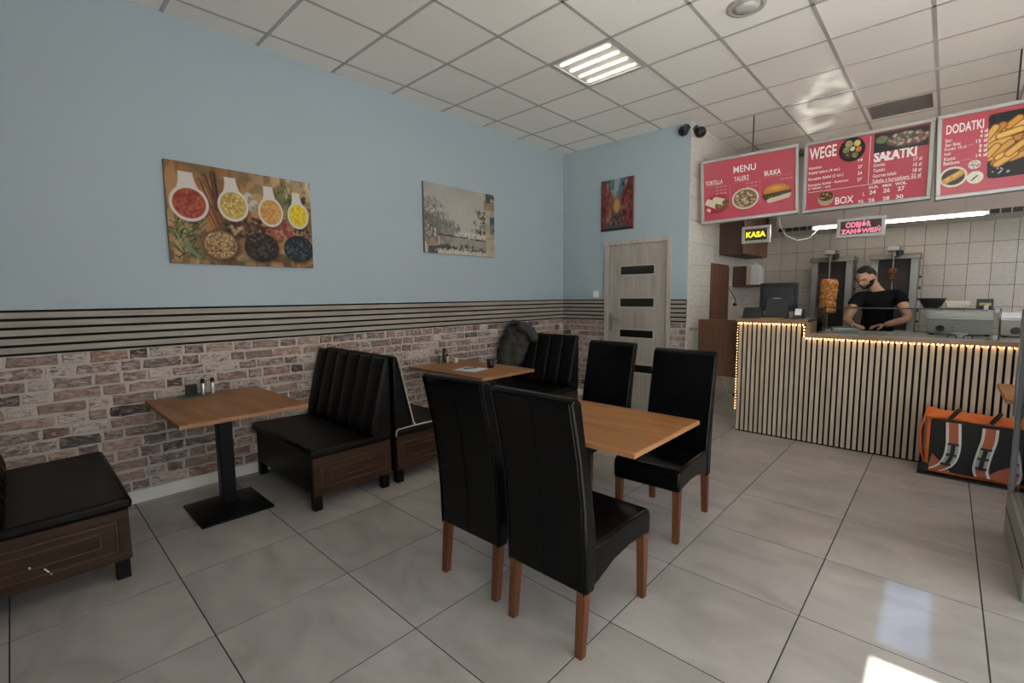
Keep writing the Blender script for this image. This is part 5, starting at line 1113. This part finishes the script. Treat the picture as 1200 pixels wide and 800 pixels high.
for v in fin.vertices:
    q = inv @ v.co; c = SK
    if q.length < 0.16 and v.co.z > 1.40:
        nz = q.z / 0.118; nx = q.x / 0.076
        if q.y > 0.02:
            if abs(nz + 0.52) < 0.035 and abs(nx) < 0.30: c = LIP
            for s in (-1, 1):
                if abs(nx - s * 0.40) < 0.20 and abs(nz - 0.055) < 0.022: c = DK
                if abs(nx - s * 0.42) < 0.26 and abs(nz - 0.22 + abs(nx - s * 0.4) * 0.10) < 0.035: c = HA
    cols.append((*c, 1.0))
at = fin.color_attributes.new('paint', 'FLOAT_COLOR', 'POINT'); at.data.foreach_set('color', np.array(cols, dtype=np.float32).ravel())
place('body', fin, man)
# hair cap and beard from the head surface, pushed outwards
def head_patch(name, test, off, mat):
    keep = [i for i, d in enumerate(dirs) if d is not None]
    ok = {i for i in keep if test(dirs[i])}
    vs = []; mp = {}
    fs = []
    for f in head_f:
        if all(i in ok for i in f):
            for i in f:
                if i not in mp:
                    mp[i] = len(vs); p_ = head_v[i]; nrm = Vector((p_.x / .076 ** 2, p_.y / .096 ** 2, p_.z / .118 ** 2)).normalized()
                    rim = off * (0.75 + 0.5 * mnoise.noise(p_ * 60)); vs.append(tuple(headM @ (p_ + nrm * rim)))
            fs.append(tuple(mp[i] for i in f))
    o = MB().add(vs, fs).build(name, mat, man, smooth=True); sd = o.modifiers.new('s', 'SOLIDIFY'); sd.thickness = 0.008; sd.offset = -1; return o
head_patch('hair', lambda d: (d.z > 0.66 and d.y < 0.74 - 0.3 * abs(d.x)) or (d.z > -0.28 and d.y < -0.08 + 0.30 * max(0, d.z)) or (d.z > 0.35 and abs(d.x) > 0.62 and d.y < 0.42), 0.0075, 'hair')
head_patch('beard', lambda d: (d.z < -0.62 and d.y > -0.05) or (d.z < -0.05 and 0.05 < d.y < 0.62 and abs(d.x) > 0.55) or (-0.44 < d.z < -0.36 and d.y > 0.4 and abs(d.x) < 0.34) or (-0.70 < d.z < -0.36 and d.y > 0.3 and 0.34 <= abs(d.x)), 0.0065, 'hair')
# t-shirt, trousers and shoes
mid = lambda a, b, t: tuple(a[i] * (1 - t) + b[i] * t for i in range(3))
tv = [J['pel'], J['sp1'], J['sp2'], J['chest'], W(3.47, 4.075, 1.415), J['ls'], mid(J['ls'], J['le'], .50), J['rs'], mid(J['rs'], J['re'], .52)]
vs, fs = skin_chain(tv, [(0, 1), (1, 2), (2, 3), (3, 4), (3, 5), (5, 6), (3, 7), (7, 8)], [(.170, .132), (.160, .122), (.158, .118), (.166, .122), .078, .078, .062, .078, .062])
MB().add(vs, fs).build('t_shirt', 'tee_black', man, smooth=True)
tv = [W(3.49, 4.165, .98), J['lh'], J['lk'], mid(J['lk'], J['la'], .95), J['rh'], J['rk'], mid(J['rk'], J['ra'], .95)]
vs, fs = skin_chain(tv, [(0, 1), (1, 2), (2, 3), (0, 4), (4, 5), (5, 6)], [(.165, .13), .10, .074, .062, .10, .074, .062])
MB().add(vs, fs).build('trousers', 'trousers', man, smooth=True)
for a, b in (('la', 'lt'), ('ra', 'rt')):
    q0, q1 = J[a], J[b]
    vs, fs = skin_chain([(q0[0], q0[1] + 0.03, 0.055), (q0[0], q0[1] - 0.04, .055), (q1[0], q1[1] - 0.05, 0.042)], [(0, 1), (1, 2)], [.046, .05, .038])
    MB().add(vs, fs).build('shoe', 'shoe', man, smooth=True)
